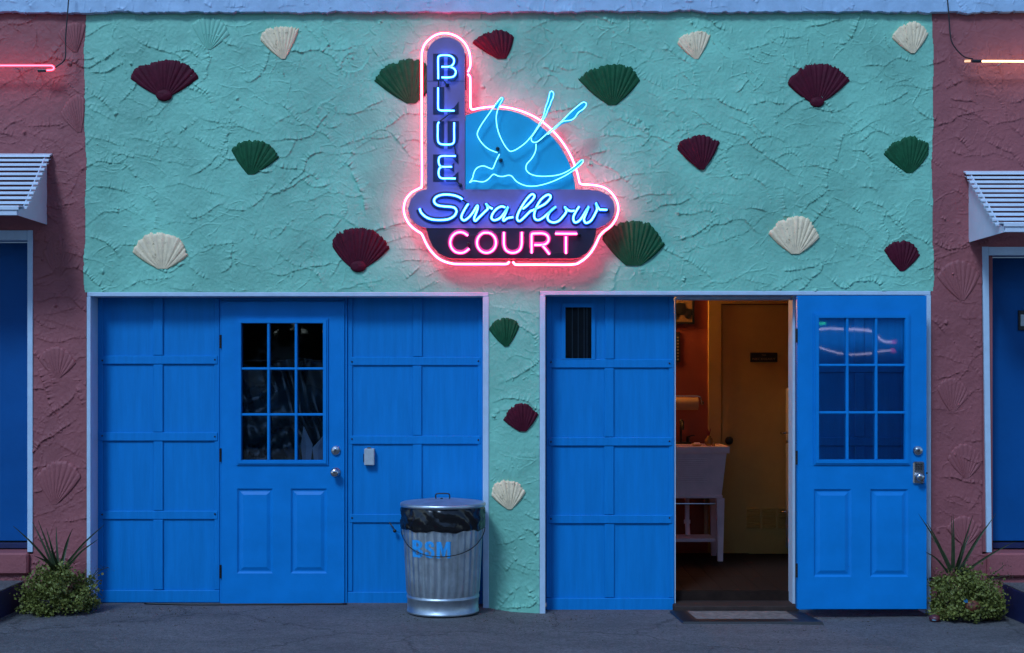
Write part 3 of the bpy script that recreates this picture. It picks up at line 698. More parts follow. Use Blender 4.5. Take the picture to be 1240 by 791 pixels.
def text_mesh(name, body, size, loc, material, parent, extrude=.001, rot=(R(90), 0, 0), width=None, offset=0.0):
    cu = bpy.data.curves.new(name, 'FONT'); cu.body = body; cu.size = size; cu.extrude = extrude; cu.align_x = 'CENTER'; cu.align_y = 'CENTER'; cu.offset = offset
    ob = bpy.data.objects.new(name, cu); COL.objects.link(ob); bpy.context.view_layer.update()
    dg = bpy.context.evaluated_depsgraph_get(); me = bpy.data.meshes.new_from_object(ob.evaluated_get(dg)); w = max(ob.dimensions.x, 1e-6)
    bpy.data.objects.remove(ob); bpy.data.curves.remove(cu)
    sx = (width/w) if width else 1
    off = root_loc(parent)
    for v in me.vertices:
        x_, y_, z_ = v.co; v.co = (loc[0]+x_*sx-off.x, loc[1]-z_-off.y, loc[2]+y_-off.z)
    me.name = name; return link(name, me, material, parent)
GOLD = mat('faded_gilt_lettering', (.30, .22, .12), .5)
cc = P(925, 430.3, YB-.041); text_mesh('lettering', 'THE', .020, (cc.x, YB-.0415, cc.z), GOLD, plate)
cc = P(925, 435, YB-.041); text_mesh('lettering', 'NECESSARY', .026, (cc.x, YB-.0415, cc.z), GOLD, plate, width=.19)
v = MB(); a, b_ = P(902.5, 641.5, YB-.035), P(960, 612.5, YB-.035)
o = obj('vent_grille', MB().box(a.x, b_.x, YB-.034, YB-.0305, a.z, b_.z), TAN, t)
cw = (b_.x-a.x)/3
for c in range(3):
    for k in range(9):
        z = a.z+.014+k*.0195
        obj('louvre', MB().prism_x([(YB-.0345, z), (YB-.046, z+.002), (YB-.0345, z+.013)], a.x+c*cw+.01, a.x+(c+1)*cw-.01), TAN, o)
# pictures on the wall
t = thing('framed_picture', (P(828, 0, YB).x, YB, 1.97), 'dark framed picture of an old car hanging above the sink', 'picture')
a, b_ = P(800, 392.5, YB-.02), P(841, 352, YB-.02)
obj('frame', MB().plate(a.x, b_.x, a.z, b_.z, [(a.x+.018, b_.x-.018, a.z+.018, b_.z-.018)], YB-.022, YB-.002), BLACK, t)
PIC = mat('sepia_print', (.24, .15, .07), .5, var=.5, vscale=16)
p = obj('print', MB().box(a.x+.0185, b_.x-.0185, YB-.010, YB-.003, a.z+.0185, b_.z-.0185), PIC, t)
cx_, cz_ = (a.x+b_.x)/2+.03, a.z+.105
mb = MB(); mb.prism([(cx_-.11, cz_-.03), (cx_-.11, cz_+.02), (cx_-.06, cz_+.03), (cx_-.04, cz_+.07), (cx_+.03, cz_+.07), (cx_+.04, cz_+.025), (cx_+.09, cz_+.02), (cx_+.10, cz_-.03)], YB-.012, YB-.0105)
mb.lathe([(.03, .001), (.03, -.003)], (cx_-.06, YB-.0125, cz_-.03), 'y', 16); mb.lathe([(.03, .001), (.03, -.003)], (cx_+.055, YB-.0125, cz_-.03), 'y', 16)
obj('printed_car', mb, BLACK, p)
t = thing('wall_calendar', (P(815, 0, YB).x, YB, 1.65), 'small dark wall calendar below the framed picture', 'calendar')
a, b_ = P(802, 438.5, YB-.01), P(823.5, 402, YB-.01)
p = obj('backing', MB().box(a.x, b_.x, YB-.010, YB-.002, a.z, b_.z, .002), BLACK, t)
for r in range(8):
    for c in range(4):
        x = b_.x-.018-c*.030; z = a.z+.022+r*.026
        obj('date_square', MB().box(x-.008, x+.008, YB-.0115, YB-.0102, z-.006, z+.006), GOLD, p)
# paper towel
t = thing('paper_towel_holder', P(830, 480, YB-.07).to_tuple(), 'chrome paper towel holder with brown roll above the sink', 'towel holder')
c0, c1 = P(806, 489, YB-.09), P(845, 489, YB-.09); mb = MB(); mb.lathe([(.052, 0), (.052, c1.x-c0.x)], c0, 'x', 28); mb.lathe([(.02, 0), (.02, .004)], (c1.x-.001, c1.y, c1.z), 'x', 16); obj('paper_roll', mb, PAPER, t, smooth=False)
a, b_ = P(806, 479.5, YB-.09), P(846, 480, YB-.09)
mb = MB(); mb.tube([Vector(q) for q in spline([a, P(830, 479.7, YB-.09), b_, P(849, 484, YB-.09), P(850, 491, YB-.05)], 6)], .007, 10); obj('arm', mb, CHROME, t, smooth=True)
mb = MB(); mb.lathe([(.018, .01), (.018, 0), (.010, -.03)], P(850, 488, YB-.01), 'y', 14); obj('wall_bracket', mb, BLACK, t)
# utility sink
ys0, ys1 = 1.60, YB-.05; xs0, xs1 = 1.08, P(883.5, 0, ys0).x
t = thing('utility_sink', ((xs0+xs1)/2, (ys0+ys1)/2, .065), 'freestanding lavender-white plastic utility sink on legs, just inside the doorway', 'sink')
ztop = P(0, 541, ys0).z; zr = P(0, 549, ys0).z
obj('rim', MB().plate(xs0, xs1, ys0, ys1, [(xs0+.05, xs1-.06, ys0+.05, ys1-.15)], 0, 1), PLAST, t)
rim = t.children[0]; me = rim.data
for vv in me.vertices:                                  # plate() stands upright: lay it flat
    x_, y_, z_ = vv.co+root_loc(t); me.vertices[vv.index].co = Vector((x_, z_, zr+(ztop-zr)*y_))-root_loc(t)
me.flip_normals() if hasattr(me, 'flip_normals') else None
def frustum(x0a, x1a, y0a, y1a, za, x0b, x1b, y0b, y1b, zb, wall=None):
    mb = MB(); mb.v += [(x0a, y0a, za), (x1a, y0a, za), (x1a, y1a, za), (x0a, y1a, za), (x0b, y0b, zb), (x1b, y0b, zb), (x1b, y1b, zb), (x0b, y1b, zb)]
    mb.face((3, 2, 1, 0))
    for k in range(4): mb.face((k, (k+1) % 4, 4+(k+1) % 4, 4+k))
    return mb
zb = P(0, 600, ys0).z
mb = frustum(xs0+.07, xs1-.055, ys0+.05, ys1-.1, zb, xs0+.02, xs1-.022, ys0+.012, ys1-.02, zr-.002); bowl = obj('basin', mb, PLAST, t)
a, b_ = P(821, 584, ys0+.0), P(857, 556, ys0+.0)
for k in range(12):
    z = a.z+(b_.z-a.z)*k/11; f = (z-zb)/(zr-zb); y = ys0+.05+(ys0+.012-ys0-.05)*f-.001
    obj('washboard_rib', MB().box(a.x, b_.x, y-.004, y+.006, z-.004, z+.004, .0018), PLAST, bowl)
obj('apron', MB().box(xs0+.06, xs1-.05, ys0+.03, ys1-.1, P(0, 604, ys0).z, zb-.001, .004), PLAST, t)
for (x, y) in ((P(872, 0, ys0+.05).x, ys0+.055), (xs0+.1, ys0+.055), (P(872, 0, ys0+.05).x, ys1-.13), (xs0+.1, ys1-.13)):
    mb = MB(); w0, w1 = .031, .020; zt = P(0, 604, ys0).z-.001
    mb.v += [(x-w1, y-w1, .0645), (x+w1, y-w1, .0645), (x+w1, y+w1, .0645), (x-w1, y+w1, .0645), (x-w0, y-w0, zt), (x+w0, y-w0, zt), (x+w0, y+w0, zt), (x-w0, y+w0, zt)]
    mb.face((3, 2, 1, 0)); mb.face((4, 5, 6, 7))
    for k in range(4): mb.face((k, (k+1) % 4, 4+(k+1) % 4, 4+k))
    obj('leg', mb, PLAST, t)
zs = P(0, 657, ys0+.05).z; obj('shelf', MB().box(xs0+.13, P(868, 0, ys0).x-.002, ys0+.07, ys1-.15, zs, zs+.028, .004), PLAST, t)
mb = MB(); z = P(0, 610.5, ys0).z; mb.tube([(xs0+.1, ys0+.02, z), (P(866, 0, ys0).x, ys0+.02, z)], .006, 8); obj('towel_bar', mb, CHROME, t)
mb = MB(); mb.tube([P(832, 602, ys1-.25), P(832, 630, ys1-.25), P(833, 648, ys1-.25)], .019, 12); mb.lathe([(.026, 0), (.026, .03)], P(832, 634, ys1-.25), 'z', 12); obj('drain_pipe', mb, PLAST, t, smooth=False)
mb = MB(); mb.tube([P(855, 604, ys1-.12), P(855, 648, ys1-.12)], .018, 12); obj('supply_pipe', mb, PAPER, t)
# tap, jar, candle
yf_ = ys1-.07
t = thing('faucet', P(826, 540, yf_).to_tuple(), 'black gooseneck faucet with lever at the back of the utility sink', 'faucet')
zt = ztop
mb = MB().box(P(818, 0, yf_).x, P(837, 0, yf_).x, yf_-.03, yf_+.03, zt, zt+.018, .006); obj('base', mb, BLACK, t)
c = P(824.5, 0, yf_); mb = MB(); mb.tube([Vector(q) for q in spline([(c.x, yf_, zt+.015), (c.x, yf_, zt+.12), (c.x+.002, yf_-.03, zt+.175), (c.x+.004, yf_-.09, zt+.165), (c.x+.004, yf_-.11, zt+.12)], 6)], .011, 10)
mb.lathe([(.004, -.022), (.017, -.014), (.022, 0), (.017, .014), (.004, .022)], (c.x+.002, yf_-.03, zt+.18), 'z', 14); obj('spout', mb, BLACK, t, smooth=True)
c = P(833, 0, yf_); mb = MB(); mb.lathe([(.014, 0), (.014, .04), (.009, .05)], (c.x, yf_, zt+.015), 'z', 12); mb.tube([(c.x, yf_, zt+.058), (c.x+.03, yf_-.01, zt+.07), (c.x+.055, yf_-.02, zt+.072)], .005, 8); obj('lever', mb, BMETAL, t, smooth=True)
yj = ys0+.12
t = thing('glass_jar', P(858, 541, yj).to_tuple(), 'round amber glass jar with a dried sprig on the sink rim', 'jar')
c = P(858.5, 0, yj); AMB = mat('amber_glass', (.30, .16, .04), .08, spec=.8)
mb = MB().lathe([(.018, 0), (.031, .012), (.036, .034), (.030, .056), (.016, .066), (.017, .080)], (c.x, yj, ztop), 'z', 20); obj('bowl', mb, AMB, t, smooth=True)
mb = MB()
for k in range(9):
    a_ = random.uniform(0, 6.28); r_ = random.uniform(.01, .035); h_ = random.uniform(.04, .08)
    mb.tube([(c.x, yj, ztop+.07), (c.x+r_*.5*math.cos(a_), yj+r_*.5*math.sin(a_), ztop+.08+h_*.5), (c.x+r_*math.cos(a_), yj+r_*math.sin(a_), ztop+.08+h_)], [.0015, .004, .001], 5)
obj('dried_sprig', mb, mat('dried_red_petals', (.22, .02, .02), .7), t)
c = P(864, 0, yj-.03); t = thing('candle', (c.x, yj-.03, ztop), 'tiny amber votive candle beside the glass jar', 'candle')
obj('cup', MB().lathe([(.013, 0), (.016, .022), (.014, .022), (.011, .008)], (c.x, yj-.03, ztop), 'z', 16), AMB, t)
obj('wax', MB().lathe([(.0115, .0085), (.0115, .016), (.002, .017)], (c.x, yj-.03, ztop), 'z', 12), mat('orange_wax', (.6, .25, .04), .5), t)
t = thing('soap_dish', P(842, 541, ys0+.2).to_tuple(), 'pale soap bar on a small dish near the faucet', 'soap dish')
c = P(842, 0, ys0+.2); obj('dish', MB().lathe([(.03, 0), (.042, .010), (.040, .012)], (c.x+.0, ys0+.11, ztop), 'z', 18), PAPER, t); obj('soap', MB().box(c.x-.025, c.x+.025, ys0+.095, ys0+.125, ztop+.0125, ztop+.028, .006), PLAST, t)
# fridge edge
yq = 1.72; xq = P(951, 0, yq+.40).x
t = thing('refrigerator', (xq+.3, yq+.3, .065), 'white two-door refrigerator whose edge shows inside the doorway', 'refrigerator')
ztf = P(0, 470, yq).z
obj('body', MB().box(xq+.045, xq+.6, yq, yq+.40, .11, ztf, .012), FRIDGE, t)
obj('lower_door', MB().box(xq, xq+.043, yq+.004, yq+.396, .11, .98, .012), FRIDGE, t)
obj('freezer_door', MB().box(xq, xq+.043, yq+.004, yq+.396, .99, ztf, .012), FRIDGE, t)
obj('base_grille', MB().box(xq+.03, xq+.58, yq+.02, yq+.38, .066, .109), BLACK, t)
for z, nm in ((P(0, 526, yq).z, 'handle'), (P(0, 624, yq).z, 'handle')):
    mb = MB(); mb.tube([(xq, yq+.26, z), (xq-.035, yq+.265, z+.002), (xq-.06, yq+.28, z), (xq-.035, yq+.31, z-.002), (xq, yq+.32, z)], .009, 10); obj(nm, mb, CHROME, t, smooth=True)
# the lamp that lights the room
t = thing('wall_lamp', (.93, YB-.1, 2.16), 'small warm globe lamp on the wall above the sink, hidden by the blue panel', 'lamp')
obj('back_plate', MB().lathe([(.06, .1), (.06, .08), (.02, .07), (.02, .04)], (.93, YB-.1, 2.16), 'y', 20), BMETAL, t)
mb = MB(); mb.lathe([(.001, -.055)]+[(.055*math.sin(a_), -.055*math.cos(a_)) for a_ in [.3*k for k in range(1, 10)]]+[(.02, .052)], (.93, YB-.1, 2.16), 'y', 20); obj('globe', mb, emission('lit_warm_lamp_glass', (1, .46, .12), 150), t, smooth=True)
# ------------------------------------------------------------------ side doors, sills, steps, awnings
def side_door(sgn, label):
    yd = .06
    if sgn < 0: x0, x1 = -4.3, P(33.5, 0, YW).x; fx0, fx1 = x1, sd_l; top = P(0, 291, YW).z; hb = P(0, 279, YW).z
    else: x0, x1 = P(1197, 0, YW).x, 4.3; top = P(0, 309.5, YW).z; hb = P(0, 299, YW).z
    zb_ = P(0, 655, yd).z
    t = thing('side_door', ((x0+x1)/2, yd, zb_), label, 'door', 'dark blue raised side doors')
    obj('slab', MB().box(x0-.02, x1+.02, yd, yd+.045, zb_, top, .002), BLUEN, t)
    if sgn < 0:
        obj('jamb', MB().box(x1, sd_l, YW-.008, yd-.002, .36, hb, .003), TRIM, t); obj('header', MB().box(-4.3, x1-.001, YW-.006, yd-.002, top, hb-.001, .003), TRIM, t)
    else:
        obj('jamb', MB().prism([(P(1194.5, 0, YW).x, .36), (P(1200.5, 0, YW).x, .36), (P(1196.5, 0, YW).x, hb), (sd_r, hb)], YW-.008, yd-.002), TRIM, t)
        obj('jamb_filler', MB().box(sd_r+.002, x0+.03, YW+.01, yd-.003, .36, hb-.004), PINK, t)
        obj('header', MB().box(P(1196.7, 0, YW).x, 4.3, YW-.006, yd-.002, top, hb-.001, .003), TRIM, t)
    obj('gap_backing', MB().box(x0-.02, x1+.02, yd+.035, yd+.06, .35, zb_+.05), BLACK, t)  # added black backing, stops sky light showing through the gap
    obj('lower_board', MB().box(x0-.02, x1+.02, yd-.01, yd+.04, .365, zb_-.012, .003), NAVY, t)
    return t
side_door(-1, 'plain dark blue raised door at the left edge of the photo')
t = side_door(1, 'plain dark blue raised door at the right edge with a small metal plate')
p = bx(MB(), 1233.5, 1247, 376, 400, .045, .0595, .003); pl = obj('number_plate', p, BLACK, t); obj('plate_face', bx(MB(), 1236, 1245, 381, 395, .0425, .0449, .001), GREYBOX, pl)
for s, x0, x1, nm in ((-1, GX0, P(34, 0, YW-.03).x, 'left'), (1, P(1196, 0, YW-.03).x, GX1, 'right')):
    mb = MB().box(x0, x1, YW-.035, .13, .215 if s < 0 else .20, .358 if s < 0 else .357, .012)
    obj('door_sill', mb, PINK, label='pink painted masonry sill under the %s side door' % nm, cat='sill', group='pink sills under the side doors')
for s, nm in ((-1, 'left'), (1, 'right')):
    xe = P(30, 0, -.13).x if s < 0 else P(1213, 0, -.13).x; zt = .178 if s < 0 else .165
    t = thing('entry_step', (s*3.8, -.4, -.03), 'navy painted concrete step below the %s side door' % nm, 'step', 'navy concrete steps')
    x0, x1 = sorted((xe, s*4.5))
    obj('side_block', MB().box(x0, x1, -1.1, YW-.036, -.08, zt-.012, .004), NAVY, t)
    obj('tread', MB().box(x0+.002, x1-.002, -1.098, YW-.037, zt-.0115, zt, .004), CONC, t)
def awning(s, px_e, pz_t, pz_b, prot, label):
    xe = P(px_e, 0, YW).x; zt = P(0, pz_t, YW).z; zb_ = P(0, pz_b, YW).z
    xo = s*4.3; t = thing('louvred_awning', (xe, YW, zb_), label, 'awning', 'white louvred metal awnings')
    lo, hi = sorted((xe, xo)); dx = -s
    yF = YW-prot
    poly = [(YW+.001, zt), (YW+.001, zb_), (yF, zb_-.003), (yF, zb_+.03), (yF+.085, zb_+.055), (YW-.035, zt-.005)]
    x0, x1 = (xe, xe+s*.006)
    obj('side_panel', MB().prism_x(poly, min(x0, x1), max(x0, x1)), TRIMG, t)
    n = 11
    for k in range(n):
        f = k/(n-1); y = YW-.040+(yF-YW+.125)*f; z = zt-.026+(zb_+.058-zt+.026)*f
        mb = MB(); a, b = (xe+dx*.030, xo)
        a0, b0 = min(a, b), max(a, b)
        # rolled slat: flat face tipping outward with a lip
        mb.prism_x([(y+.030, z+.012), (y-.016, z+.002), (y-.020, z-.002), (y-.020, z-.013), (y-.016, z-.013), (y-.014, z-.004), (y+.030, z+.008)], a0, b0)
        obj('slat', mb, TRIMG, t)
    a, b = sorted((xe+dx*.035, xo))
    obj('top_flashing', MB().prism_x([(YW+.001, zt+.022), (YW-.052, zt+.003), (YW-.054, zt-.010), (YW-.048, zt-.006), (YW+.001, zt+.012)], a, b), TRIMG, t)
    a, b = sorted((xe+s*.004, xo))
    obj('front_fascia', MB().box(a, b, yF-.012, yF, zb_-.004, zb_+.028, .002), TRIMG, t)
    obj('lower_lip', MB().prism_x([(yF+.075, zb_+.068), (yF-.012, zb_+.056), (yF-.020, zb_+.050), (yF-.020, zb_+.030), (yF-.014, zb_+.030), (yF-.012, zb_+.047), (yF+.075, zb_+.058)], a-(.012 if s > 0 else 0), b+(.012 if s < 0 else 0)), TRIMG, t)
    return t
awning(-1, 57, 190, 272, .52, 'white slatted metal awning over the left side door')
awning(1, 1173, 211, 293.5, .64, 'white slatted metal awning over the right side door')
# ------------------------------------------------------------------ neon sign
YF = -.27     # front face of the sign cabinet
sgn = thing('neon_sign', (P(620, 0, YW).x, YW, P(0, 322, YW).z), 'glowing neon sign with a swallow, reading BLUE Swallow COURT, on the green wall', 'neon sign')
def S(pts, y=YF, o=(0, 0), k=1.0): return [P(o[0]+a/k, o[1]+b/k, y) for a, b in pts]
def poly2(pts, y=YF, o=(0, 0), k=1.0, sub=0):
    q = [(p.x, p.z) for p in S(pts, y, o, k)]
    return q
def arc(cx, cy, r, a0, a1, n=16, ry=None): return [(cx+r*math.cos(R(a0+(a1-a0)*i/n)), cy-(ry or r)*math.sin(R(a0+(a1-a0)*i/n))) for i in range(n+1)]
# cabinet: dark return box + coloured face sheets
col = [(517, 232)]+[(517, 70)]+arc(540, 68, 23, 180, 0, 20)+[(563, 232)]
lobe = [(p[0], p[1]) for p in [(506,232.4),(515,229.5),(563,229.6),(696.5,229.6),(712,229.8),(726,231.5),(737,236.5),(742.5,244),(744.5,254),(741.5,265),(733.5,272.5),(724.5,276.6),(516,276.4),(509,274.4),(502,270.2),(496.5,263.5),(494.3,253),(497.2,241.5)]]
lobe = [tuple(q) for q in spline(lobe[:1], 1)][:0] or lobe
half = [(516.2, 276.5), (519.2, 288), (523.6, 298), (531, 306.8), (541, 312), (548, 313.3), (696, 313.3), (702, 312), (710.3, 306.8), (717.6, 296.6), (721.3, 285), (722.2, 276.5)]
dome = [(563.6, 229.7), (563.6, 139.8)]+[(585, 133.8), (602, 133), (619, 134.8), (638.5, 141.8), (656, 154), (674, 171.7), (686.3, 191.5), (693.4, 209.7), (696.7, 229.7)]
dome = [dome[0]]+[tuple(q) for q in spline(dome[1:], 5)]
def shift(poly, dy): return poly
for nm, pol, mt, lb, yo in (('column_face', col, PURPLE, 'grey-lavender upright face with rounded top', 0), ('dome_face', dome, CYAN, 'sky blue quarter-round face behind the bird', .002),
                        ('name_face', lobe, PURPLE, 'grey-lavender rounded bar face', -.004), ('court_face', half, SIGNNAVY, 'navy lower face', .001)):
    pp = poly2(pol)
    cab = obj(nm, MB().prism(pp, YF+yo, YF+yo+.014), mt, sgn, label=lb)
    cx_ = sum(q[0] for q in pp)/len(pp); cz_ = sum(q[1] for q in pp)/len(pp)
    ins = [(cx_+(q[0]-cx_)*.985, cz_+(q[1]-cz_)*.985) for q in pp]
    obj('cabinet_return', MB().prism(ins, YF+.0145+yo, YW+.004), REDDARK, cab)
for px, py in ((521, 101.0),):
    obj('seam', MB().box(P(517.3, 0, YF).x, P(562.7, 0, YF).x, YF-.0012, YF, P(0, 98.6, YF).z, P(0, 98.1, YF).z), SIGNINK, sgn)
TR = .0082
def neon(paths, mats, y, name='neon_tube', r=TR, o=(0, 0), k=1.0, sm=4, parent=None, label=None):
    mb = MB(); core = MB()
    for pts in paths:
        q = [Vector((a[0], a[1], a[2])) for a in spline([tuple(p) for p in S(pts, y, o, k)], sm)] if sm > 1 else S(pts, y, o, k)
        # drop near-duplicates
        qq = [q[0]]
        for w in q[1:]:
            if (w-qq[-1]).length > .0012: qq.append(w)
        mb.tube(qq, r, 10); core.tube(qq, r*.55, 8)
    o = obj(name, mb, mats[1], parent or sgn, smooth=True, label=label)
    obj('glowing_core', core, mats[0], o, smooth=True); return o
YT = YF+.06
out1 = [(566.8,87),(569.3,81),(569.6,74),(568.8,66),(567,60),(563,52.6),(556,46),(548,42),(539.1,40.3),(530,41.6),(522,46),(515.2,52.6),(511.5,61),(510.6,72),(510.6,120),(510.7,170),(510.8,222),(508.5,227.5),(503,230.5),(497.4,234.2),(491,242.6),(488.9,254.2),(491.5,264.5),(497,273),(504,279),(510,282.8),(512.4,287),(514.9,292.5),(519,300),(524.5,307),(530.5,312.6),(538,316.7),(547,319.2),(556,319.9),(600,319.9),(612,319.9),(615,319),(616.8,317)]
out2 = [(621,317),(623,319.5),(626.5,320.6),(650,320.5),(692,320.5),(703,317),(712.5,309.3),(719.5,299.5),(724.5,289),(726.5,285.5),(731,280.6),(740,273.5),(746,264.4),(748.7,254),(747,244),(741,234.3),(733,228),(724,225),(712,223.6),(705,223.3),(702,221.5),(700.8,217),(698.7,208.5),(693.4,193.8),(686,179.6),(675.7,165.5),(661.5,151.3),(645.6,140.7),(626,132.9),(606.6,129.3),(592,129.6),(580,131.2),(573,132.7),(570.5,131.5),(569.7,128),(569.6,110),(569.4,95),(568.4,92),(566.5,89.8)]
neon([out1], N_PINK, YT, r=.0112, label='pink outline tube, left half'); neon([out2], N_PINK, YT, r=.0112, label='pink outline tube, right half')
YL = YF-.028
Bm = [[(530.7,95.5),(530.6,85),(530.5,72),(531.3,68.4),(534.5,67.1),(541,67),(545.5,67.8),(549,70.6),(549.9,73.9),(548.6,78),(544.4,80.7),(534.7,81)],[(544.4,80.8),(549.6,83),(552,87.3),(550,92),(545,93.8),(534.7,93.8)]]
Lm = [[(530.5,106.3),(530.5,118),(530.5,129.6),(531.3,132.6),(534.5,133.9),(542,134),(550,134.2)]]
Um = [[(531.8,148),(530.2,150.5),(530.1,158),(530.1,168),(531.3,172.8),(535,174.8),(545,175),(548.8,173.4),(549.9,170),(549.9,158),(550,148.5)]]
Em = [[(551.8,189),(543,189),(535.5,189),(532,190.6),(531.1,195),(532.2,200),(535.5,202),(547.2,202)],[(535.5,202),(532.2,204),(531.1,208.5),(531.9,213.6),(535.2,216),(543,216.1),(551.8,216.3)]]
for nm, pp in (('B', Bm), ('L', Lm), ('U', Um), ('E', Em)):
    neon(pp, N_BLUE, YL, label='blue-white neon letter '+nm)
def pnt(polys, material, y, name, label=None, th=.003):
    mb = MB()
    for pl_ in polys: mb.prism(poly2(pl_, y), y, y+th)
    return obj(name, mb, material, sgn, label=label)
yk = YF-.0035
pnt([[(524.5,65.2),(537.5,65.2),(537.5,98),(524.5,98)], [(542,65.2)]+arc(546.5,73.5,8.3,90,-75,10)+[(547,80.2),(542,80.5)], [(542,82.5),(547,82.8)]+arc(546.5,90,8.6,75,-90,10)+[(542,98)]], SIGNINK, yk, 'painted_letter', 'navy block letter B')
pnt([[(524.5,105.6),(537.5,105.6),(537.5,138.4),(524.5,138.4)], [(542,134.8),(550,130),(555.3,123),(555.3,138.4),(542,138.4)]], SIGNINK, yk, 'painted_letter', 'navy block letter L')
pnt([[(524.5,146.8),(537.5,146.8),(537.5,180.2),(533,179.5),(528,176.5),(525.2,172),(524.5,167)], [(542,146.8),(555.4,146.8),(555.4,167),(554.5,172),(551.5,176.5),(547,179.5),(542,180.2)]], SIGNINK, yk, 'painted_letter', 'navy block letter U')
pnt([[(524.5,187.2),(537.5,187.2),(537.5,220),(524.5,220)], [(540,187.2),(555,187.2),(555,199),(548,191.5),(540,190.6)], [(540,202.6),(544,202),(549.8,197.5),(549.8,208.5),(544,204.5),(540,204)], [(540,217),(548,214.5),(555,208),(555,220),(540,220)]], SIGNINK, yk, 'painted_letter', 'navy block letter E')
# script lettering
Sw = [(260,400),(290,470),(370,545),(480,588),(620,598),(760,583),(860,530),(902,455),(885,400),(830,372),(700,360),(590,345),(532,310),(512,262),(540,205),(620,165),(730,153),(860,168),(950,200),(1005,235)]
scr = [[(490+a/14.39, 225+b/14.39) for a, b in Sw]]
A_ = lambda L_: [(550+a/12.4, 225+b/12.4) for a, b in L_]
B_ = lambda L_: [(640+a/12.4, 225+b/12.4) for a, b in L_]
scr.append(A_([(212,268),(160,350),(118,430),(108,485),(145,520),(205,488),(275,410),(345,300),(352,340),(325,420),(300,490),(318,528),(380,470),(450,400),(505,340),(480,272),(520,318),(575,345)]))
scr.append(A_([(765,325),(705,312),(635,350),(575,425),(562,490),(605,518),(680,490),(745,420),(808,318),(775,400),(738,490),(745,525),(800,488),(885,470)]))
scr.append(A_([(1030,348),(1100,292),(1185,200),(1205,150),(1165,128),(1090,200),(1010,320),(955,430),(945,500),(985,530),(1060,465),(1140,385)])+B_([(60,370),(150,325),(250,270),(325,190),(325,145),(275,140),(190,205),(120,320),(85,430),(98,495),(150,515),(225,475),(310,400),(410,315)]))
scr.append(B_([(405,318),(340,370),(290,450),(300,520),(370,550),(450,530),(520,460),(568,385),(545,320),(590,365),(640,380),(690,375)]))
scr.append(B_([(760,312),(705,400),(672,480),(690,545),(740,540),(800,480),(905,312),(860,420),(832,505),(865,560),(940,520),(1000,420),(1030,345),(1012,262),(1060,350),(1110,360),(1180,362)]))
labs = ['S', 'w', 'a', 'double l', 'o', 'w']
for lb, pp in zip(labs, scr):
    neon([pp], N_BLUE, YL, sm=5, r=.0100, label='blue-white neon script letter '+lb)
    mb = MB(); q = [Vector(tuple(v)) for v in spline([tuple(p) for p in S([(a-.2, b+.7) for a, b in pp], YF-.007)], 4)]; mb.tube(q, .0235 if lb == 'S' else .0195, 10, flat=.12); obj('painted_script', mb, SIGNINK, sgn, label='navy painted script '+lb)
# COURT
C_ = lambda L_: [(540+a/7.294, 270+b/7.294) for a, b in L_]
court = {'C': [C_([(193,112),(160,90),(125,82),(85,92),(52,125),(38,172),(50,222),(82,255),(125,266),(165,258),(205,228)])],
 'O': [C_(arc(358,175,84,75,-255,22,90)+[(380,88)])], 'U': [C_([(512,82),(512,140),(513,195),(528,238),(560,260),(592,265),(625,258),(655,235),(668,195),(670,140),(670,82)])],
 'R': [C_([(757,268),(757,180),(757,110),(765,96),(800,93),(860,94),(895,112),(907,143),(895,175),(860,193),(780,195)]), C_([(848,195),(880,232),(915,278)])], 'T': [C_([(965,95),(1060,96),(1158,96)]), C_([(1060,120),(1060,190),(1060,272)])]}
for lb, pp in court.items():
    neon(pp, N_MAG, YL, r=.0098, sm=4 if lb != 'T' else 2, label='pink neon letter '+lb)
    mb = MB()
    for path in pp:
        q = [Vector(tuple(v)) for v in spline([tuple(p) for p in S([(a, b-.6) for a, b in path], YF-.005)], 3)]; mb.tube(q, .0175, 10, flat=.12)
    obj('painted_letter', mb, PINKPAINT, sgn, label='pink painted letter '+lb)
# bird
Bd = lambda L_: [(550+a/5.65, 100+b/5.65) for a, b in L_]
bird1 = Bd([(295,480),(235,455),(190,415),(162,370),(160,340),(185,290),(230,225),(280,155),(320,106),(332,112),(318,140),(298,185),(288,235),(292,295),(310,360),(345,430),(375,466),(395,470),(430,455),(485,415),(530,365),(560,320),(598,258),(617,205),(625,170),(640,130),(650,92),(655,68),(668,60),(680,75),(675,105),(662,132),(655,155),(640,185),(625,225),(590,285),(530,372)])
bird2 = Bd([(528,378),(530,400),(550,410),(580,398),(640,345),(730,270),(800,200),(870,142),(893,136),(905,150),(885,180),(850,205),(825,240),(795,258),(740,268),(690,315),(640,355)])
bird3 = Bd([(560,420),(556,470),(530,520),(496,560),(494,600),(530,630),(600,642),(700,635),(770,610),(825,572),(868,532),(882,538),(862,565),(800,612),(740,647),(650,686),(560,708),(490,706),(430,680),(395,642),(370,635),(335,643),(300,640),(268,628),(235,660),(205,678),(170,678),(130,672),(105,685),(125,655),(137,612),(160,582),(200,571),(240,585),(264,588),(285,540),(310,490)])
neon([bird1], N_CYAN, YF-.045, r=.0044, label='pale cyan tube of the swallow wing and tail feather'); neon([bird2], N_CYAN, YF-.050, r=.0044, label='pale cyan tube of the second tail feather'); neon([bird3], N_CYAN, YF-.045, r=.0044, label='pale cyan tube of the swallow body and head')
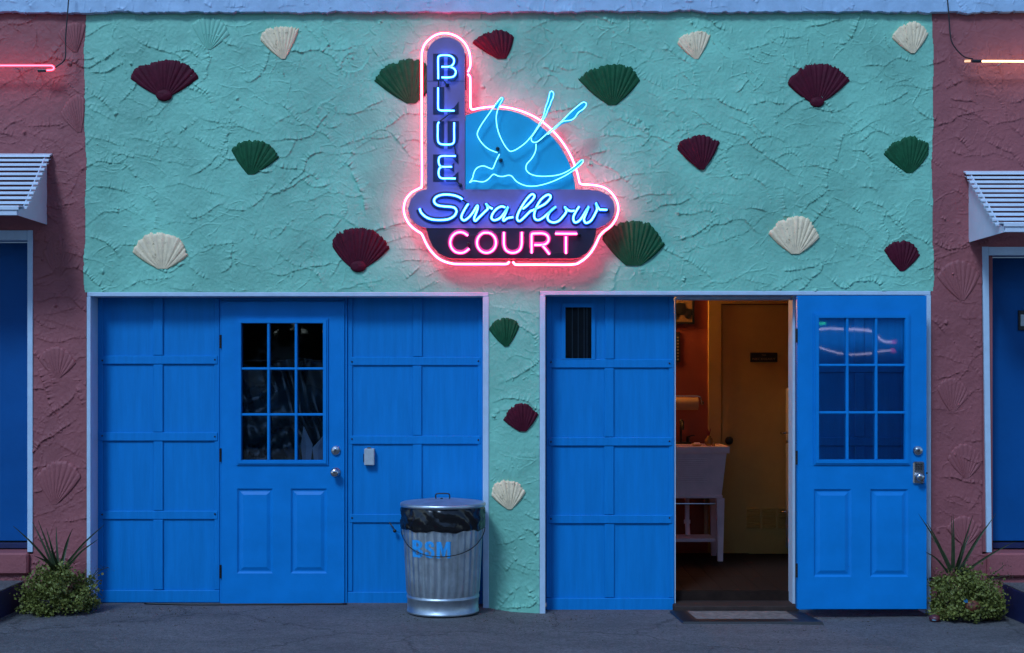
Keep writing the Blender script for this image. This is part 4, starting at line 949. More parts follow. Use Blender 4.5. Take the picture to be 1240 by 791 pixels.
# cut-out feather backings that stick out past the dome
for pl_ in ([(655,55),(685,65),(680,110),(655,190),(612,262),(565,325),(535,372),(528,360),(570,300),(605,235),(622,165),(640,90)], [(905,132),(915,150),(880,195),(800,268),(740,285),(560,418),(552,408),(640,340),(730,262),(820,180),(870,135)],
            [(330,95),(345,110),(325,150),(305,180),(270,175),(300,125)], [(868,522),(890,535),(862,572),(800,622),(800,590)]):
    obj('feather_backing', MB().prism(poly2(Bd(pl_), YF-.012), YF-.012, YF-.006), CYAN, sgn)
def electrode(px, py, y=YF-.014, r=.011):
    c = P(px, py, y); mb = MB().lathe([(r*1.15, .012), (r*1.1, 0), (r*.7, -.012), (r*.4, -.018)], c, 'y', 12); return obj('electrode_cap', mb, BLACK, sgn, smooth=True)
for (px, py) in ((602.5, 180), (606.5, 194), (541.5, 102.8), (557.3, 224.3), (735.8, 255), (700.8, 284.5), (567.5, 295.5)): electrode(px, py)
def wire(pts, y, r=.0035, name='lead_wire', parent=None, m=None): 
    mb = MB(); mb.tube([Vector(tuple(q)) for q in spline([tuple(p) for p in S(pts, y)], 4)], r, 6); return obj(name, mb, m or BLACK, parent or sgn, smooth=True)
wire([(536,96),(539,100),(541.5,103)], YL+.004, .004); wire([(530.7,96),(531,101),(530.6,106)], YL+.006, .0045); wire([(550.5,134.5),(543,139),(532,147.5)], YL+.008, .0045)
wire([(549.9,174),(551,180),(551.8,188)], YL+.008, .0042); wire([(551.5,217),(554.5,221),(557.3,224)], YL+.004, .0045)
wire([(559.9,241.5),(563.5,244.5),(567,247)], YL, .0058); wire([(735,254.3),(736.5,255.5)], YL, .004)
wire([(567,286),(575,284.5),(590,283),(610,281.5)], YL+.012, .0025); wire([(634,284),(640,298),(642,306)], YL+.012, .0025); wire([(666,308),(675,306),(684,306.8)], YL+.012, .0025); wire([(699,283),(700.8,284.5)], YL, .004)
wire([(563.5,65),(563.7,88),(564,109)], YT+.01, .008)
for px in (577, 653, 664): 
    obj('tube_support', MB().box(P(px-.4, 0, YT).x, P(px+.4, 0, YT).x, YT-.004, YT+.008, P(0, 320, YT).z, P(0, 312, YT).z), GREYBOX, sgn)
wire([(597,314.2),(616,314.2)], YT+.02, .007); wire([(622,314.6),(641,314.6)], YT+.02, .007)
for (px, py) in ((493.5, 256.5), (745, 262), (614, 41)):
    if py > 100: obj('tube_support', MB().lathe([(.006, 0), (.006, .1)], P(px, py, YT), 'y', 8), GREYBOX, sgn)
# ------------------------------------------------------------------ neon bars beside the sign
YN = -.20
t = thing('neon_bar', P(30, 80, YN).to_tuple(), 'horizontal red-pink neon bar on the left pink wall, bent back at its end', 'neon bar')
neon([[(-70,79.4),(-20,79.4),(20,79.4),(58,79.4),(63,79.8),(65.3,82),(63.5,84.6),(56,85.2)]], N_RED, YN, parent=t, r=.0088)
mb = MB(); mb.tube([P(56.5, 85.2, YN), P(46, 85.4, YN)], .0105, 12); obj('electrode_cap', mb, BLACK, t)
wire([(84,-12),(81.5,20),(79.5,45),(79.3,68),(76,75),(71,79),(66.5,82.2)], YN+.0, .0042, 'power_cable', t, BLACK)
for px in (16, 40): obj('stand_off', MB().lathe([(.004, 0), (.004, .1)], P(px, 80, YN), 'y', 8), GREYBOX, t)
t = thing('neon_bar', P(1210, 74, YN).to_tuple(), 'horizontal warm white neon bar on the right pink wall with a black end cap', 'neon bar')
neon([[(1188,74.2),(1210,74.2),(1240,74.3),(1310,74.4)]], N_WARM, YN, parent=t, r=.0088)
mb = MB(); mb.tube([P(1188.5, 74.2, YN), P(1177, 74, YN)], .0108, 12); obj('electrode_cap', mb, BLACK, t)
neon([[(1168.3,74.3),(1171,74),(1175,74)]], (emission('dim_tube_end', (1, .85, .75), 1.1), N_WARM[1]), YN, name='glass_end', parent=t, r=.0092)
wire([(1146.5,-12),(1149,20),(1150.5,40),(1153,52),(1160,62),(1168,69),(1178,71.5)], YN+.0, .0042, 'power_cable', t, BLACK)
obj('stand_off', MB().lathe([(.004, 0), (.004, .1)], P(1215, 75, YN), 'y', 8), GREYBOX, t)
# ------------------------------------------------------------------ trash can
tx = P(536.5, 0, -.295).x; ty = -.30; r0, r1 = .228, .262
t = thing('trash_can', (tx, ty, 0), 'ribbed galvanised trash can with black liner and lid before the blue panel', 'trash can')
mb = MB(); SEG = 192
def ring(r, z, rib):
    for k in range(SEG):
        a_ = 2*math.pi*k/SEG; c_ = math.cos(a_*32); f = (max(-1, min(1, c_*2.2))*.5+.5)*rib
        rr = r+f; mb.v.append((tx+rr*math.cos(a_), ty+rr*math.sin(a_), z))
prof = [(.229, .004, 0), (.233, .008, 0), (.233, .018, 0), (.229, .022, 0), (.230, .095, 0), (.2345, .099, 0), (.2345, .110, 0), (.230, .114, 0), (.2305, .122, 0), (.231, .140, .006), (.236, .25, .007), (.243, .40, .007), (.249, .52, .007), (.252, .60, 0), (.254, .66, 0)]
for r_, z_, f_ in prof: ring(r_, z_, f_)
for i in range(len(prof)-1):
    for k in range(SEG): k2 = (k+1) % SEG; mb.face((i*SEG+k, i*SEG+k2, (i+1)*SEG+k2, (i+1)*SEG+k))
mb.face([k for k in range(SEG)][::-1])
obj('body', mb, GALV, t, smooth=True)
# liner folded over the rim
mb = MB(); SB = 150; rows = [(.262, .685), (.267, .672), (.269, .658), (.271, .64), (.271, .625), (.271, .61), (.270, .595), (.269, .58), (.267, .560), (.265, .545), (.258, .540), (.252, .56)]
NB = smooth_noise(SB*1, 40, .05, 1.0)
for i, (r_, z_) in enumerate(rows):
    for k in range(SB):
        a_ = 2*math.pi*k/SB
        f = .0035*math.sin(a_*23+3.2*math.sin(a_*5+i*.7)+i*.9)+.0045*math.sin(a_*11-i*1.1+1.8*math.sin(a_*7))+.0028*math.sin(a_*47+i*2.4+2*math.sin(a_*13))+.002*math.sin(a_*31-i*3)
        s_ = .2 if i == 0 else 1
        zz = z_+(.007*math.sin(a_*7+1)+.004*math.sin(a_*17))*(max(0, (i-6))/5)
        if i >= 10: f = 0
        rr = r_+f*s_; mb.v.append((tx+rr*math.cos(a_), ty+rr*math.sin(a_), zz))
for i in range(len(rows)-1):
    for k in range(SB): k2 = (k+1) % SB; mb.face((i*SB+k, (i+1)*SB+k, (i+1)*SB+k2, i*SB+k2))
obj('bin_liner', mb, BAG, t, smooth=True)
lz = .684
lid = obj('lid', MB().lathe([(.266, lz), (.274, lz+.002), (.276, lz+.012), (.274, lz+.022), (.268, lz+.026), (.258, lz+.024), (.22, lz+.032), (.14, lz+.042), (.05, lz+.047), (.002, lz+.048)], (tx, ty, 0), 'z', 64), GALV, t, smooth=True)
mb = MB(); mb.tube([Vector(tuple(q)) for q in spline([(tx-.045, ty, lz+.045), (tx-.047, ty-.004, lz+.068), (tx-.035, ty-.006, lz+.080), (tx+.03, ty-.006, lz+.080), (tx+.043, ty-.004, lz+.068), (tx+.042, ty, lz+.045)], 5)], .0042, 8); obj('lid_handle', mb, BMETAL, lid, smooth=True)
mb = MB(); mb.lathe([(.008, lz+.046), (.008, lz+.054)], (tx-.008, ty-.02, 0), 'z', 10); obj('rivet', mb, BMETAL, lid)
# wire bail hanging down the front
mb = MB(); pts = []
for k in range(41):
    u = k/40; a_ = math.pi+math.pi*u; z_ = .545-.155*math.sin(math.pi*u)**.85
    if k == 0 or k == 40: z_ = .545
    rr = .2585+.008*math.sin(math.pi*u)+(.272-.2585)*max(0, 1-min(u, 1-u)*8); pts.append((tx+rr*math.cos(a_), ty+rr*math.sin(a_), z_))
mb.tube(pts, .003, 6); obj('bail_wire', mb, BMETAL, t, smooth=True)
for s_ in (-1, 1):
    x_ = tx+s_*.252; obj('bail_ear', MB().box(x_-.010, x_+.010, ty-.03, ty+.03, .50, .56, .003), GALV, t)
# sprayed letters B S M, wrapped on the ribs
def wrap(polys_holes, px0, px1, z0, z1, name):
    mb = MB(); 
    nx_, nz_ = 40, 40
    def inside(u, v):
        res = False
        for p_ in polys_holes:
            c_ = False; n_ = len(p_)
            for i in range(n_):
                x1_, y1_ = p_[i]; x2_, y2_ = p_[(i+1) % n_]
                if (y1_ > v) != (y2_ > v) and u < (x2_-x1_)*(v-y1_)/(y2_-y1_)+x1_: c_ = not c_
            if c_: res = not res
        return res
    vid = {}
    def vert(i, j):
        if (i, j) in vid: return vid[i, j]
        px = px0+(px1-px0)*i/nx_; z_ = z0+(z1-z0)*j/nz_; rr = .2382+(z_-.30)*.047+.0070
        xw = (px-CX)*(CAMD+ty-rr*.97)/F-tx; sa = max(-.999, min(.999, xw/rr)); a_ = math.asin(sa)
        th = a_-math.pi/2; c_ = math.cos(th*32); f = (max(-1, min(1, c_*2.2))*.5+.5)*.007; r2 = .2305+(z_-.14)*.0485+.0009+f+.0006
        vid[i, j] = len(mb.v); mb.v.append((tx+r2*math.sin(a_), ty-r2*math.cos(a_), z_)); return vid[i, j]
    for i in range(nx_):
        for j in range(nz_):
            if inside((i+.5)/nx_, (j+.5)/nz_): mb.face((vert(i, j), vert(i+1, j), vert(i+1, j+1), vert(i, j+1)))
    obj('sprayed_letter', mb, CANPAINT, t, smooth=True, label='sprayed blue letter '+name)
def aa(cx, cy, rx, ry, a0, a1, n=10): return [(cx+rx*math.cos(R(a0+(a1-a0)*i/n)), cy+ry*math.sin(R(a0+(a1-a0)*i/n))) for i in range(n+1)]
Bp = [[(0, 0), (0, 1), (.55, 1)]+aa(.55, .75, .38, .25, 90, -90)+aa(.58, .25, .42, .27, 90, -90), [(.33, .62), (.33, .84)]+aa(.5, .73, .12, .11, 90, -90), [(.33, .16), (.33, .42)]+aa(.52, .29, .14, .13, 90, -90)]
Spl = [(.95, .68), (.92, .85), (.75, .98), (.5, 1), (.22, .97), (.05, .85), (.02, .70), (.12, .55), (.40, .44), (.62, .36), (.66, .26), (.58, .18), (.44, .18), (.36, .26), (.35, .36), (.02, .34), (.05, .16), (.22, .03), (.5, 0), (.78, .03), (.96, .17), (.99, .33), (.9, .48), (.66, .57), (.42, .66), (.36, .74), (.42, .83), (.55, .83), (.62, .76), (.63, .67)]
Mp = [[(0, 0), (0, 1), (.32, 1), (.5, .52), (.68, 1), (1, 1), (1, 0), (.74, 0), (.74, .62), (.58, .1), (.42, .1), (.26, .62), (.26, 0)]]
wrap(Bp, 498.5, 511.5, .377, .486, 'B'); wrap([Spl], 514, 526.5, .377, .484, 'S'); wrap(Mp, 528.5, 546, .377, .482, 'M')
# ------------------------------------------------------------------ doormat
mz = -.040
t = thing('doormat', (1.5, -.35, mz), 'worn coir doormat with black rubber border outside the open doorway', 'doormat')
q = [P(810, 740.5, -.06), P(968, 739.5, -.06), P(998, 756, -.49), P(826, 757, -.49)]
q = [(v.x, v.y) for v in q]; cx_, cy_ = sum(v[0] for v in q)/4, sum(v[1] for v in q)/4
def quad_slab(qq, z0, z1, hole=None):
    mb = MB(); n = len(qq)
    if hole is None:
        mb.v += [(x, y, z1) for x, y in qq]+[(x, y, z0) for x, y in qq]; mb.face((3, 2, 1, 0)); 
        for k in range(4): mb.face((k, (k+1) % 4, 4+(k+1) % 4, 4+k))
        mb.face((4, 5, 6, 7))
    else:
        mb.v += [(x, y, z0) for x, y in qq]+[(x+(cx_-x)*.02, y+(cy_-y)*.04, z1) for x, y in qq]+[(x, y, z1+.002) for x, y in hole]+[(x, y, z0) for x, y in hole]
        for a_ in (0, 4, 8):
            for k in range(4): mb.face((a_+k, a_+4+k, a_+4+(k+1) % 4, a_+(k+1) % 4))
    return mb
inn = [(q[0][0]+.115, q[0][1]-.035), (q[1][0]-.10, q[1][1]-.035), (q[2][0]-.14, q[2][1]+.10), (q[3][0]+.105, q[3][1]+.10)]
obj('rubber_border', quad_slab(q, mz-.012, mz+.008, inn), BLACK, t)
obj('coir_centre', quad_slab(inn, mz-.012, mz+.009), COIR, t)
# ------------------------------------------------------------------ plants
def leafy_plant(cx, cy, z0, rx, ry, rz, label, blades, n=3400, sprig=None):
    t = thing('bushy_plant', (cx, cy, z0), label, 'plant', 'bushy plants with spiky blades beside the steps')
    obj('pot', MB().lathe([(.11, 0), (.13, .08), (.138, .085), (.138, .10), (.12, .10), (.11, .07)], (cx, cy, z0), 'z', 24), TERRAC, t)
    mb = MB()
    cl = []
    for _ in range(52):
        a_, e_ = random.uniform(0, 6.28), math.asin(random.uniform(-.75, 1)); f = random.uniform(.45, 1.0)
        cl.append((cx+rx*f*math.cos(a_)*math.cos(e_), cy+ry*f*math.sin(a_)*math.cos(e_), z0+rz*.98+rz*.92*f*math.sin(e_), random.uniform(.025, .085)))
    for k in range(34):
        a_ = k*.185+random.gauss(0, .05); f = random.uniform(.62, .95)
        cl.append((cx+rx*f*math.cos(a_), cy+ry*f*math.sin(a_), z0+random.uniform(.03, .11), random.uniform(.03, .055)))
    for _ in range(n):
        c = random.choice(cl); s_ = c[3]
        p = Vector((c[0]+random.gauss(0, s_*.5), c[1]+random.gauss(0, s_*.5), max(z0+.012, c[2]+random.gauss(0, s_*.45))))
        L_ = random.uniform(.013, .027); w_ = L_*random.uniform(.34, .46)
        d = Vector((random.gauss(0, 1), random.gauss(-.5, 1), random.gauss(.5, .8))).normalized(); u = d.cross(Vector((random.gauss(0, 1), random.gauss(0, 1), random.gauss(0, 1)))).normalized(); nrm = d.cross(u)
        k = len(mb.v); mb.v += [tuple(p), tuple(p+d*L_*.5+u*w_+nrm*.002), tuple(p+d*L_), tuple(p+d*L_*.5-u*w_+nrm*.002)]; mb.face((k, k+1, k+2)); mb.face((k, k+2, k+3))
    for c in cl:
        mb.tube([(cx, cy, z0+.08), ((cx+c[0])/2, (cy+c[1])/2, (z0+.1+c[2])/2), c[:3]], .002, 4)
    obj('foliage', mb, LEAFA, t, kind='stuff')
    for (bx0, by0, bx1, by1, yy) in blades:
        a = P(bx0, by0, cy+.0); b = P(bx1, by1, yy); mid = (a+b)/2+Vector((0, -.01, .03*random.uniform(.3, 1)*(1 if abs(bx1-bx0) > 12 else .2)))
        pts = [Vector(tuple(v)) for v in spline([tuple(a), tuple(mid), tuple(b)], 8)]
        mb = MB(); N_ = len(pts)
        for i, p in enumerate(pts):
            tt = i/(N_-1); w_ = .0085*(1-tt**1.6)+.0004; tg = (pts[min(i+1, N_-1)]-pts[max(i-1, 0)]).normalized(); sd_ = tg.cross(Vector((.2, -1, .2))).normalized()
            mb.v += [tuple(p+sd_*w_), tuple(p+Vector((0, .004, 0))), tuple(p-sd_*w_)]
        for i in range(N_-1):
            k = i*3; mb.face((k, k+1, k+4, k+3)); mb.face((k+1, k+2, k+5, k+4))
        obj('blade_leaf', mb, LEAFB, t, smooth=True)
    if sprig:
        mb = MB()
        for path in sprig:
            pts = [P(a, b, cy-.03) for a, b in path]; mb.tube([Vector(tuple(v)) for v in spline([tuple(p) for p in pts], 4)], .0022, 5)
            for k in range(14):
                p = pts[-1]+Vector((random.gauss(0, .018), random.gauss(0, .01), random.gauss(0, .014))); d = Vector((random.gauss(0, 1), -.5, random.gauss(0, 1))).normalized()*.018; u = Vector((d.z, .2, -d.x)).normalized()*.006
                q = len(mb.v); mb.v += [tuple(p), tuple(p+d*.5+u), tuple(p+d), tuple(p+d*.5-u)]; mb.face((q, q+1, q+2, q+3))
        obj('sprig', mb, LEAFB, t)
    return t
cyp = -.34; c = P(74, 0, cyp)
bl_l = [(66,690,16,637,-.5),(66,692,39,632,-.35),(68,690,46,630,-.4),(69,690,56,640,-.36),(71,690,68,637,-.3),(73,690,88,640,-.42),(74,692,84,652,-.2),(76,690,127,635,-.5),(77,693,119,653,-.55),(72,690,60,655,-.5),(75,692,104,660,-.3),(70,690,41,673,-.6),(64,690,48,668,-.5)]
leafy_plant(c.x, cyp, -.002, .245, .19, .165, 'low leafy plant with spiky blades at the foot of the left pink wall', bl_l, 7000, [[(108,705),(118,690),(122,690)], [(112,700),(120,692),(131,687)], [(108,700),(112,718),(113,735)], [(100,700),(118,716),(124,722)]])
c = P(1172, 0, cyp)
bl_r = [(1150,690,1112,622,-.5),(1151,692,1122,632,-.45),(1153,690,1152,624,-.4),(1155,688,1154,622,-.36),(1157,690,1178,624,-.4),(1160,690,1175,645,-.3),(1161,692,1199,632,-.45),(1163,692,1185,650,-.3),(1160,694,1206,622,-.3),(1165,695,1230,655,-.5),(1153,692,1128,652,-.3),(1148,694,1120,668,-.55),(1157,692,1165,660,-.5)]
leafy_plant(c.x, cyp, -.045, .24, .19, .170, 'yellow-green leafy plant with spiky blades and pineapple ornament, foot of right pink wall', bl_r, 7000, [[(1195,700),(1210,690),(1216,684)], [(1198,702),(1214,698),(1222,697)], [(1160,690),(1168,680),(1172,679)]])
t = thing('pineapple_ornament', P(1177, 745, -.53).to_tuple(), 'small red and yellow latticed pineapple ornament in the right plant', 'ornament')
c = P(1178, 734.5, -.49); mb = MB(); NR = 12; NS_ = 20
for i in range(NR+1):
    th = math.pi*i/NR; r_ = .046*math.sin(th)+.0005; z_ = .040*math.cos(th)
    for k in range(NS_):
        a_ = 2*math.pi*k/NS_; bump_ = .003*abs(math.sin(a_*5+i*.8))*abs(math.cos(a_*5-i*.8)); mb.v.append((c.x+(r_+bump_)*math.cos(a_), c.y+(r_+bump_)*math.sin(a_)*.8, c.z+z_))
for i in range(NR):
    for k in range(NS_): k2 = (k+1) % NS_; mb.face((i*NS_+k, (i+1)*NS_+k, (i+1)*NS_+k2, i*NS_+k2))
pm = mat('painted_red_lattice', (.13, .03, .015), .6, var=.4, vscale=40, dirt=((.30, .18, .04), .58, 45)); obj('body', mb, pm, t, smooth=True)
mb = MB()
for k in range(7):
    a_ = random.uniform(2, 4.2); d = Vector((math.cos(a_)*.03, -.01, abs(math.sin(a_))*.02+.012)); p = c+Vector((-.035, -.01, .025)); u = Vector((d.z, 0, -d.x)).normalized()*.006
    q = len(mb.v); mb.v += [tuple(p), tuple(p+d*.5+u), tuple(p+d), tuple(p+d*.5-u)]; mb.face((q, q+1, q+2, q+3))
obj('crown', mb, mat('painted_blue_crown', (.03, .2, .42), .4), t)
t = thing('flower_pot_ornament', P(1131, 748, -.42).to_tuple(), 'small red and pale blue painted ceramic piece at the foot of the white jamb', 'ornament')
c = P(1132, 748, -.42); c.z = -.047
obj('body', MB().lathe([(.02, 0), (.034, .014), (.036, .03), (.026, .044), (.008, .05)], c, 'z', 16), mat('painted_red_ceramic', (.10, .02, .025), .4, var=.4, vscale=30), t, smooth=True)
obj('pale_patch', MB().lathe([(.016, 0), (.014, .006), (.003, .009)], (c.x-.012, c.y-.024, c.z+.016), 'z', 12), mat('pale_blue_ceramic', (.12, .22, .28), .4), t, smooth=True)
t = thing('garden_hose', P(1125, 700, -.2).to_tuple(), 'short black pipe poking out beside the right white jamb above the plant', 'pipe')
mb = MB(); mb.tube([Vector(tuple(v)) for v in spline([tuple(P(1126, 700.5, -.12)), tuple(P(1134, 700, -.2)), tuple(P(1142, 702, -.28)), tuple(P(1150, 708, -.33))], 5)], .007, 8); obj('pipe', mb, BLACK, t, smooth=True)
mb = MB(); mb.tube([Vector(tuple(v)) for v in spline([(P(175, 0, -.02).x, -.02, .008), (P(220, 0, -.04).x, -.05, .006), (P(260, 0, -.06).x, -.06, .007), (P(330, 0, -.05).x, -.045, .006), (P(420, 0, -.03).x, -.03, .006)], 8)], .006, 8)
obj('ground_cable', mb, BLACK, smooth=True, label='thin black cable lying along the base of the closed left door', cat='cable')
mb = MB()
for _ in range(1000):
    x = random.uniform(-3.3, 3.3); y = -.12-abs(random.gauss(0, .4)); s_ = random.uniform(.002, .008); z = ground_z(x)
    k = len(mb.v); a_ = random.uniform(0, 6.28)
    mb.v += [(x+s_*math.cos(a_+q*2.09)*random.uniform(.6, 1.3), y+s_*math.sin(a_+q*2.09), z) for q in range(3)]+[(x, y, z+s_*.7)]
    mb.face((k, k+1, k+3)); mb.face((k+1, k+2, k+3)); mb.face((k+2, k, k+3))
obj('grit', mb, mat('dry_leaf_grit', (.06, .045, .03), .9), kind='stuff', label='scattered grit and dry leaf crumbs along the wall foot', cat='grit')
# ------------------------------------------------------------------ seen only mirrored in the door glass; office added, its shape invented
t = thing('added_office', (6.0, -14.6, 0), 'invented dark office building added out of view to be mirrored in the open door panes', 'building')
obj('wall', MB().plate(1.5, 10.5, -.04, 3.4, [(4.6, 7.1, 1.2, 2.75)], -14.9, -14.6), mat('office_stucco', (.10, .09, .10), .8, var=.15), t)
obj('window_glass', MB().box(4.6, 7.1, -14.78, -14.77, 1.2, 2.75), BLACK, t)
obj('roof', MB().box(1.4, 10.6, -17, -14.4, 3.401, 3.55), BMETAL, t)
t = thing('neon_ring', (5.8, -14.4, 2.0), 'wavy white neon oval with pink ends mirrored in the open door panes', 'neon sign')
dm = 22.4; mir = lambda px, py: ((px-CX)*dm/F, -14.45, CAMZ+(HY-py)*dm/F)
pts = [mir(*p) for p in [(990,405),(993,399),(1002,397),(1020,396.5),(1045,397.5),(1062,399),(1070,402),(1076,409),(1085,413),(1092,413)]]
pts2 = [mir(*p) for p in [(990,412),(996,418),(1008,422),(1025,427),(1040,429),(1060,428),(1078,425),(1092,424)]]
mb = MB(); mb.tube([Vector(tuple(v)) for v in spline(pts, 5)], .020, 8); mb.tube([Vector(tuple(v)) for v in spline(pts2, 5)], .014, 8); obj('neon_tube', mb, emission('lit_white_neon', (.80, .75, 1), 3), t, smooth=True)
mb = MB()
for p in ((990,406),(1091,413),(1090,424)): a_ = mir(*p); mb.lathe([(.04, 0), (.04, .06)], a_, 'x', 10)
obj('pink_end', mb, emission('lit_pink_end', (1, .10, .3), 1.6), t)
mb = MB(); a_ = mir(1000, 390); mb.box(a_[0]-.15, a_[0]+.12, -14.46, -14.44, a_[2]-.02, a_[2]+.02); obj('green_tube', mb, emission('lit_green_neon', (.05, 1, .3), 4), t)

BARK = mat('dark_bark', (.05, .035, .025), .9)
LEAFC = mat('dusk_tree_leaf', (.03, .05, .02), .7, var=.4, vscale=2)
for i, (x, y, h) in enumerate(((-17, -31, 8.5), (-10.5, -29, 7), (-4.5, -33, 9.5), (2.5, -31, 8), (9.5, -30, 7.5), (17, -32, 9))):  # unseen trees of invented shape, added to darken the pane reflections
    t = thing('added_tree', (x, y, 0), ('shade tree number' if 0 else 'dark tree added out of view to be mirrored in the glass, %s' % ('far left', 'second from left', 'tallest one', 'right of the tallest', 'behind the office', 'far right')[i]), 'tree', 'trees added for the glass reflections')
    mb = MB().tube([(x, y, -.05), (x+.1, y, h*.25), (x-.1, y+.1, h*.55), (x, y, h*.8)], [.28, .2, .14, .04], 10)
    for k in range(7):
        a_ = k*.9; mb.tube([(x, y, h*(.22+.05*k)), (x+math.cos(a_)*1.1, y+math.sin(a_)*1.1, h*(.38+.05*k)), (x+math.cos(a_)*2.1, y+math.sin(a_)*1.8, h*(.45+.06*k))], [.09, .05, .02], 6)
    obj('trunk', mb, BARK, t)
    mb = MB()
    cl = [(x+random.gauss(0, 2.4), y+random.gauss(0, 1.5), h*random.uniform(.26, .98), random.uniform(.5, 1.0)) for _ in range(110)]
    for _ in range(7000):
        c = random.choice(cl); p = Vector((random.gauss(c[0], c[3]*.55), random.gauss(c[1], c[3]*.55), max(1.9, random.gauss(c[2], c[3]*.5))))
        d = Vector((random.gauss(0, 1), random.gauss(0, 1), random.gauss(0, 1))).normalized()*.42; u = d.cross(Vector((random.gauss(0, 1), random.gauss(0, 1), random.gauss(0, 1)))).normalized()*.17
        k = len(mb.v); mb.v += [tuple(p-d*.5), tuple(p+u), tuple(p+d*.5), tuple(p-u)]; mb.face((k, k+1, k+2, k+3))
    obj('crown', mb, LEAFC, t, kind='stuff')

# car of invented shape, added out of view for the left panes to mirror
CX0, CY0 = -4.0, -13.6
t = thing('added_car', (CX0, CY0, 0), 'invented dark old sedan added out of view to be mirrored in the left door panes', 'car')
PAINT = mat('dark_teal_car_paint', (.03, .09, .11), .15, coat=1.0)
st = [(-2.35, .42, .62, .5), (-2.2, .36, .82, .74), (-1.6, .34, .90, .86), (-.9, .34, .96, .90), (0, .34, .98, .92), (.8, .34, .96, .91), (1.6, .34, .92, .88), (2.2, .36, .84, .78), (2.42, .42, .66, .55)]
mb = MB(); NS2 = 20
for (x, zl, zh, hw) in st:
    for k in range(NS2):
        a_ = 2*math.pi*k/NS2; c_, s_ = math.cos(a_), math.sin(a_)
        mb.v.append((CX0+x, CY0+hw*math.copysign(abs(c_)**.5, c_), (zl+zh)/2+(zh-zl)/2*math.copysign(abs(s_)**.55, s_)))
for i in range(len(st)-1):
    for k in range(NS2): k2 = (k+1) % NS2; mb.face((i*NS2+k, i*NS2+k2, (i+1)*NS2+k2, (i+1)*NS2+k))
mb.face(list(range(NS2))[::-1]); mb.face([(len(st)-1)*NS2+k for k in range(NS2)])
obj('body', mb, PAINT, t, smooth=True)
mb = MB()
cab_ = [(-1.25, .93, .78), (-.75, 1.36, .60), (.55, 1.42, .60), (1.25, .93, .76)]
for (x, z, hw) in cab_:
    mb.v += [(CX0+x, CY0-hw, z), (CX0+x, CY0+hw, z)]
for (x, z, hw) in cab_: mb.v += [(CX0+x, CY0-max(hw, .78), .92), (CX0+x, CY0+max(hw, .78), .92)]
for i in range(3): mb.face((2*i, 2*i+1, 2*i+3, 2*i+2)); mb.face((2*i, 2*i+2, 8+2*i+2, 8+2*i)); mb.face((2*i+1, 8+2*i+1, 8+2*i+3, 2*i+3))
obj('cabin', mb, PAINT, t)
for (xa, xb) in ((-.98, -.1), (.0, .95)):
    for sg in (-1, 1):
        y0_ = CY0+sg*.79; zt_ = 1.33
        mb = MB(); mb.v += [(CX0+xa, y0_, .98), (CX0+xb, y0_, .98), (CX0+xb-.12*(xb > 0), CY0+sg*.645, zt_), (CX0+xa+.18*(xa < -.5), CY0+sg*.645, zt_)]; mb.face((0, 1, 2, 3)); obj('side_window', mb, GLASS, t)
for sg in (-1, 1):
    for x in (-1.5, 1.5):
        w = obj('wheel', MB().lathe([(.32, -.1), (.34, -.07), (.34, .07), (.32, .1)], (CX0+x, CY0+sg*.78, .34), 'y', 24), BLACK, t, smooth=False)
        obj('hub_cap', MB().lathe([(.19, 0), (.17, sg*.03), (.05, sg*.05)], (CX0+x, CY0+sg*.885, .34), 'y', 20), CHROME, w, smooth=True)
    mb = MB(); mb.tube([(CX0-2.2, CY0+sg*.80, .70), (CX0-.5, CY0+sg*.925, .74), (CX0+1.2, CY0+sg*.92, .72), (CX0+2.3, CY0+sg*.74, .70)], .016, 8); obj('chrome_strip', mb, CHROME, t, smooth=True)
for x in (-2.42, 2.48):
    mb = MB(); mb.tube([(CX0+x*.94, CY0-.82, .5), (CX0+x, CY0-.5, .5), (CX0+x, CY0+.5, .5), (CX0+x*.94, CY0+.82, .5)], .06, 10); obj('bumper', mb, CHROME, t, smooth=True)
for sg in (-1, 1): obj('headlight', MB().lathe([(.11, -.03), (.12, 0), (.09, .03)], (CX0-2.32, CY0+sg*.55, .72), 'x', 16), CHROME, t, smooth=True)

t = thing('added_wing', (-2, -42, 0), 'invented long pale motel wing added out of view to lighten the glass reflections', 'building')  # invented wing out of view, its pale wall only brightens the reflections
obj('wall', MB().plate(-34, 26, -.05, 3.0, [(x, x+1.0, -.049, 2.1) for x in range(-31, 24, 5)]+[(x+1.8, x+3.2, 1.0, 2.0) for x in range(-31, 22, 5)], -42.2, -42), mat('pale_teal_stucco', (.8, .9, .9), .8), t)
obj('roof', MB().box(-35, 27, -48, -41.4, 3.001, 3.25), BMETAL, t)
for x in range(-31, 24, 5): obj('door', MB().box(x+.02, x+.98, -42.19, -42.12, -.02, 2.08), BLUEN, t)
for x in range(-31, 22, 5): obj('window', MB().box(x+1.8, x+3.2, -42.19, -42.15, 1.0, 2.0), BLACK, t)

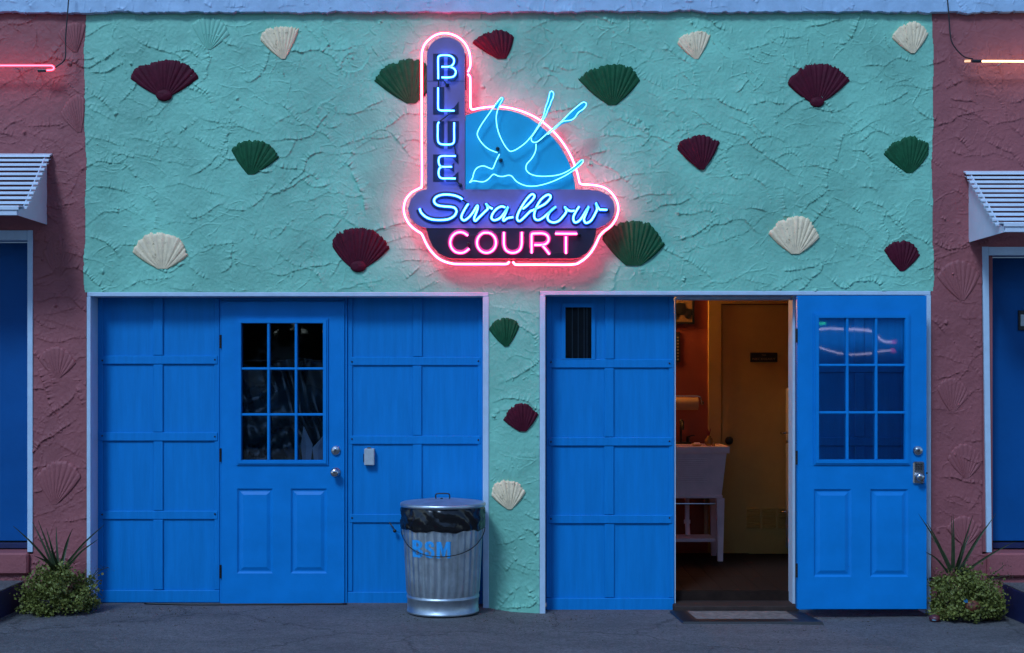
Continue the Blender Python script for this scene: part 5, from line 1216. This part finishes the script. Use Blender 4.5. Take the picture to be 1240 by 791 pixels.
for (nx_, nz0, hh, tl) in ((P(371, 0, .1).x, P(0, 557, .1).z, .23, -.02), (P(385, 0, .1).x, P(0, 557, .1).z, .18, .05)):  # added shapes imitating the pale reflected marks in the lower pane
    mb = MB(); mb.v += [(nx_-.03, .115, nz0), (nx_, .095, nz0), (nx_+.03, .115, nz0), (nx_-.04, .115, nz0+hh*.45), (nx_, .09, nz0+hh*.45), (nx_+.04, .115, nz0+hh*.45), (nx_+tl, .11, nz0+hh), (nx_, .122, nz0)]
    for f_ in ((0, 1, 4, 3), (1, 2, 5, 4), (3, 4, 6), (4, 5, 6), (0, 3, 6, 7), (7, 6, 5, 2)): mb.face(f_)
    obj('pale_pane_shape', mb, TRIM, label='taller made-up pale shape behind the lower right pane of the closed door' if hh > .2 else 'shorter leaning made-up pale shape behind the lower right pane of the closed door', cat='pane shape', group='made-up pale shapes behind the door pane')
t = thing('side_table', (-1.4, .5, 0), 'narrow dark ledge table right behind the closed glazed door', 'table')
zt_ = P(0, 557, .1).z-.002
obj('tabletop', MB().box(-1.88, -1.15, .075, .124, zt_-.03, zt_, .004), SILLW, t)
for (a_, b_) in ((-1.85, .1), (-1.18, .1)): obj('leg', MB().box(a_-.02, a_+.02, b_-.02, b_+.02, -.02, zt_-.031), SILLW, t)

# made-up glossy sheet whose folds imitate reflections in the closed door's glass
t = thing('reflection_sheet', (-1.53, .16, .9), 'made-up dark glossy sheet imitating reflections behind the panes of the closed door', 'reflection sheet')
mb = MB(); NU, NV = 110, 60; xa, xb, za, zb2 = -1.86, -1.24, .93, 1.62
for j in range(NV+1):
    for i in range(NU+1):
        u, v = i/NU, j/NV
        y = .150+.018*math.sin(u*19+3*math.sin(v*4+u*5))+.016*math.sin(v*23+4*math.sin(u*6+1)+u*7)*(1-v)**.7+.008*math.sin(u*41+v*17)*(1-v)
        mb.v.append((xa+(xb-xa)*u, y, za+(zb2-za)*v-.03*math.sin(u*7)*v))
for j in range(NV):
    for i in range(NU): a_ = j*(NU+1)+i; mb.face((a_, a_+1, a_+NU+2, a_+NU+1))
obj('glossy_sheet', mb, mat('dark_teal_sheen', (.012, .035, .045), .22, spec=.9, var=.4, vscale=5), t, smooth=True)
obj('rod', MB().lathe([(.008, 0), (.008, .68)], (-1.88, .15, 1.63), 'x', 10), BMETAL, t)
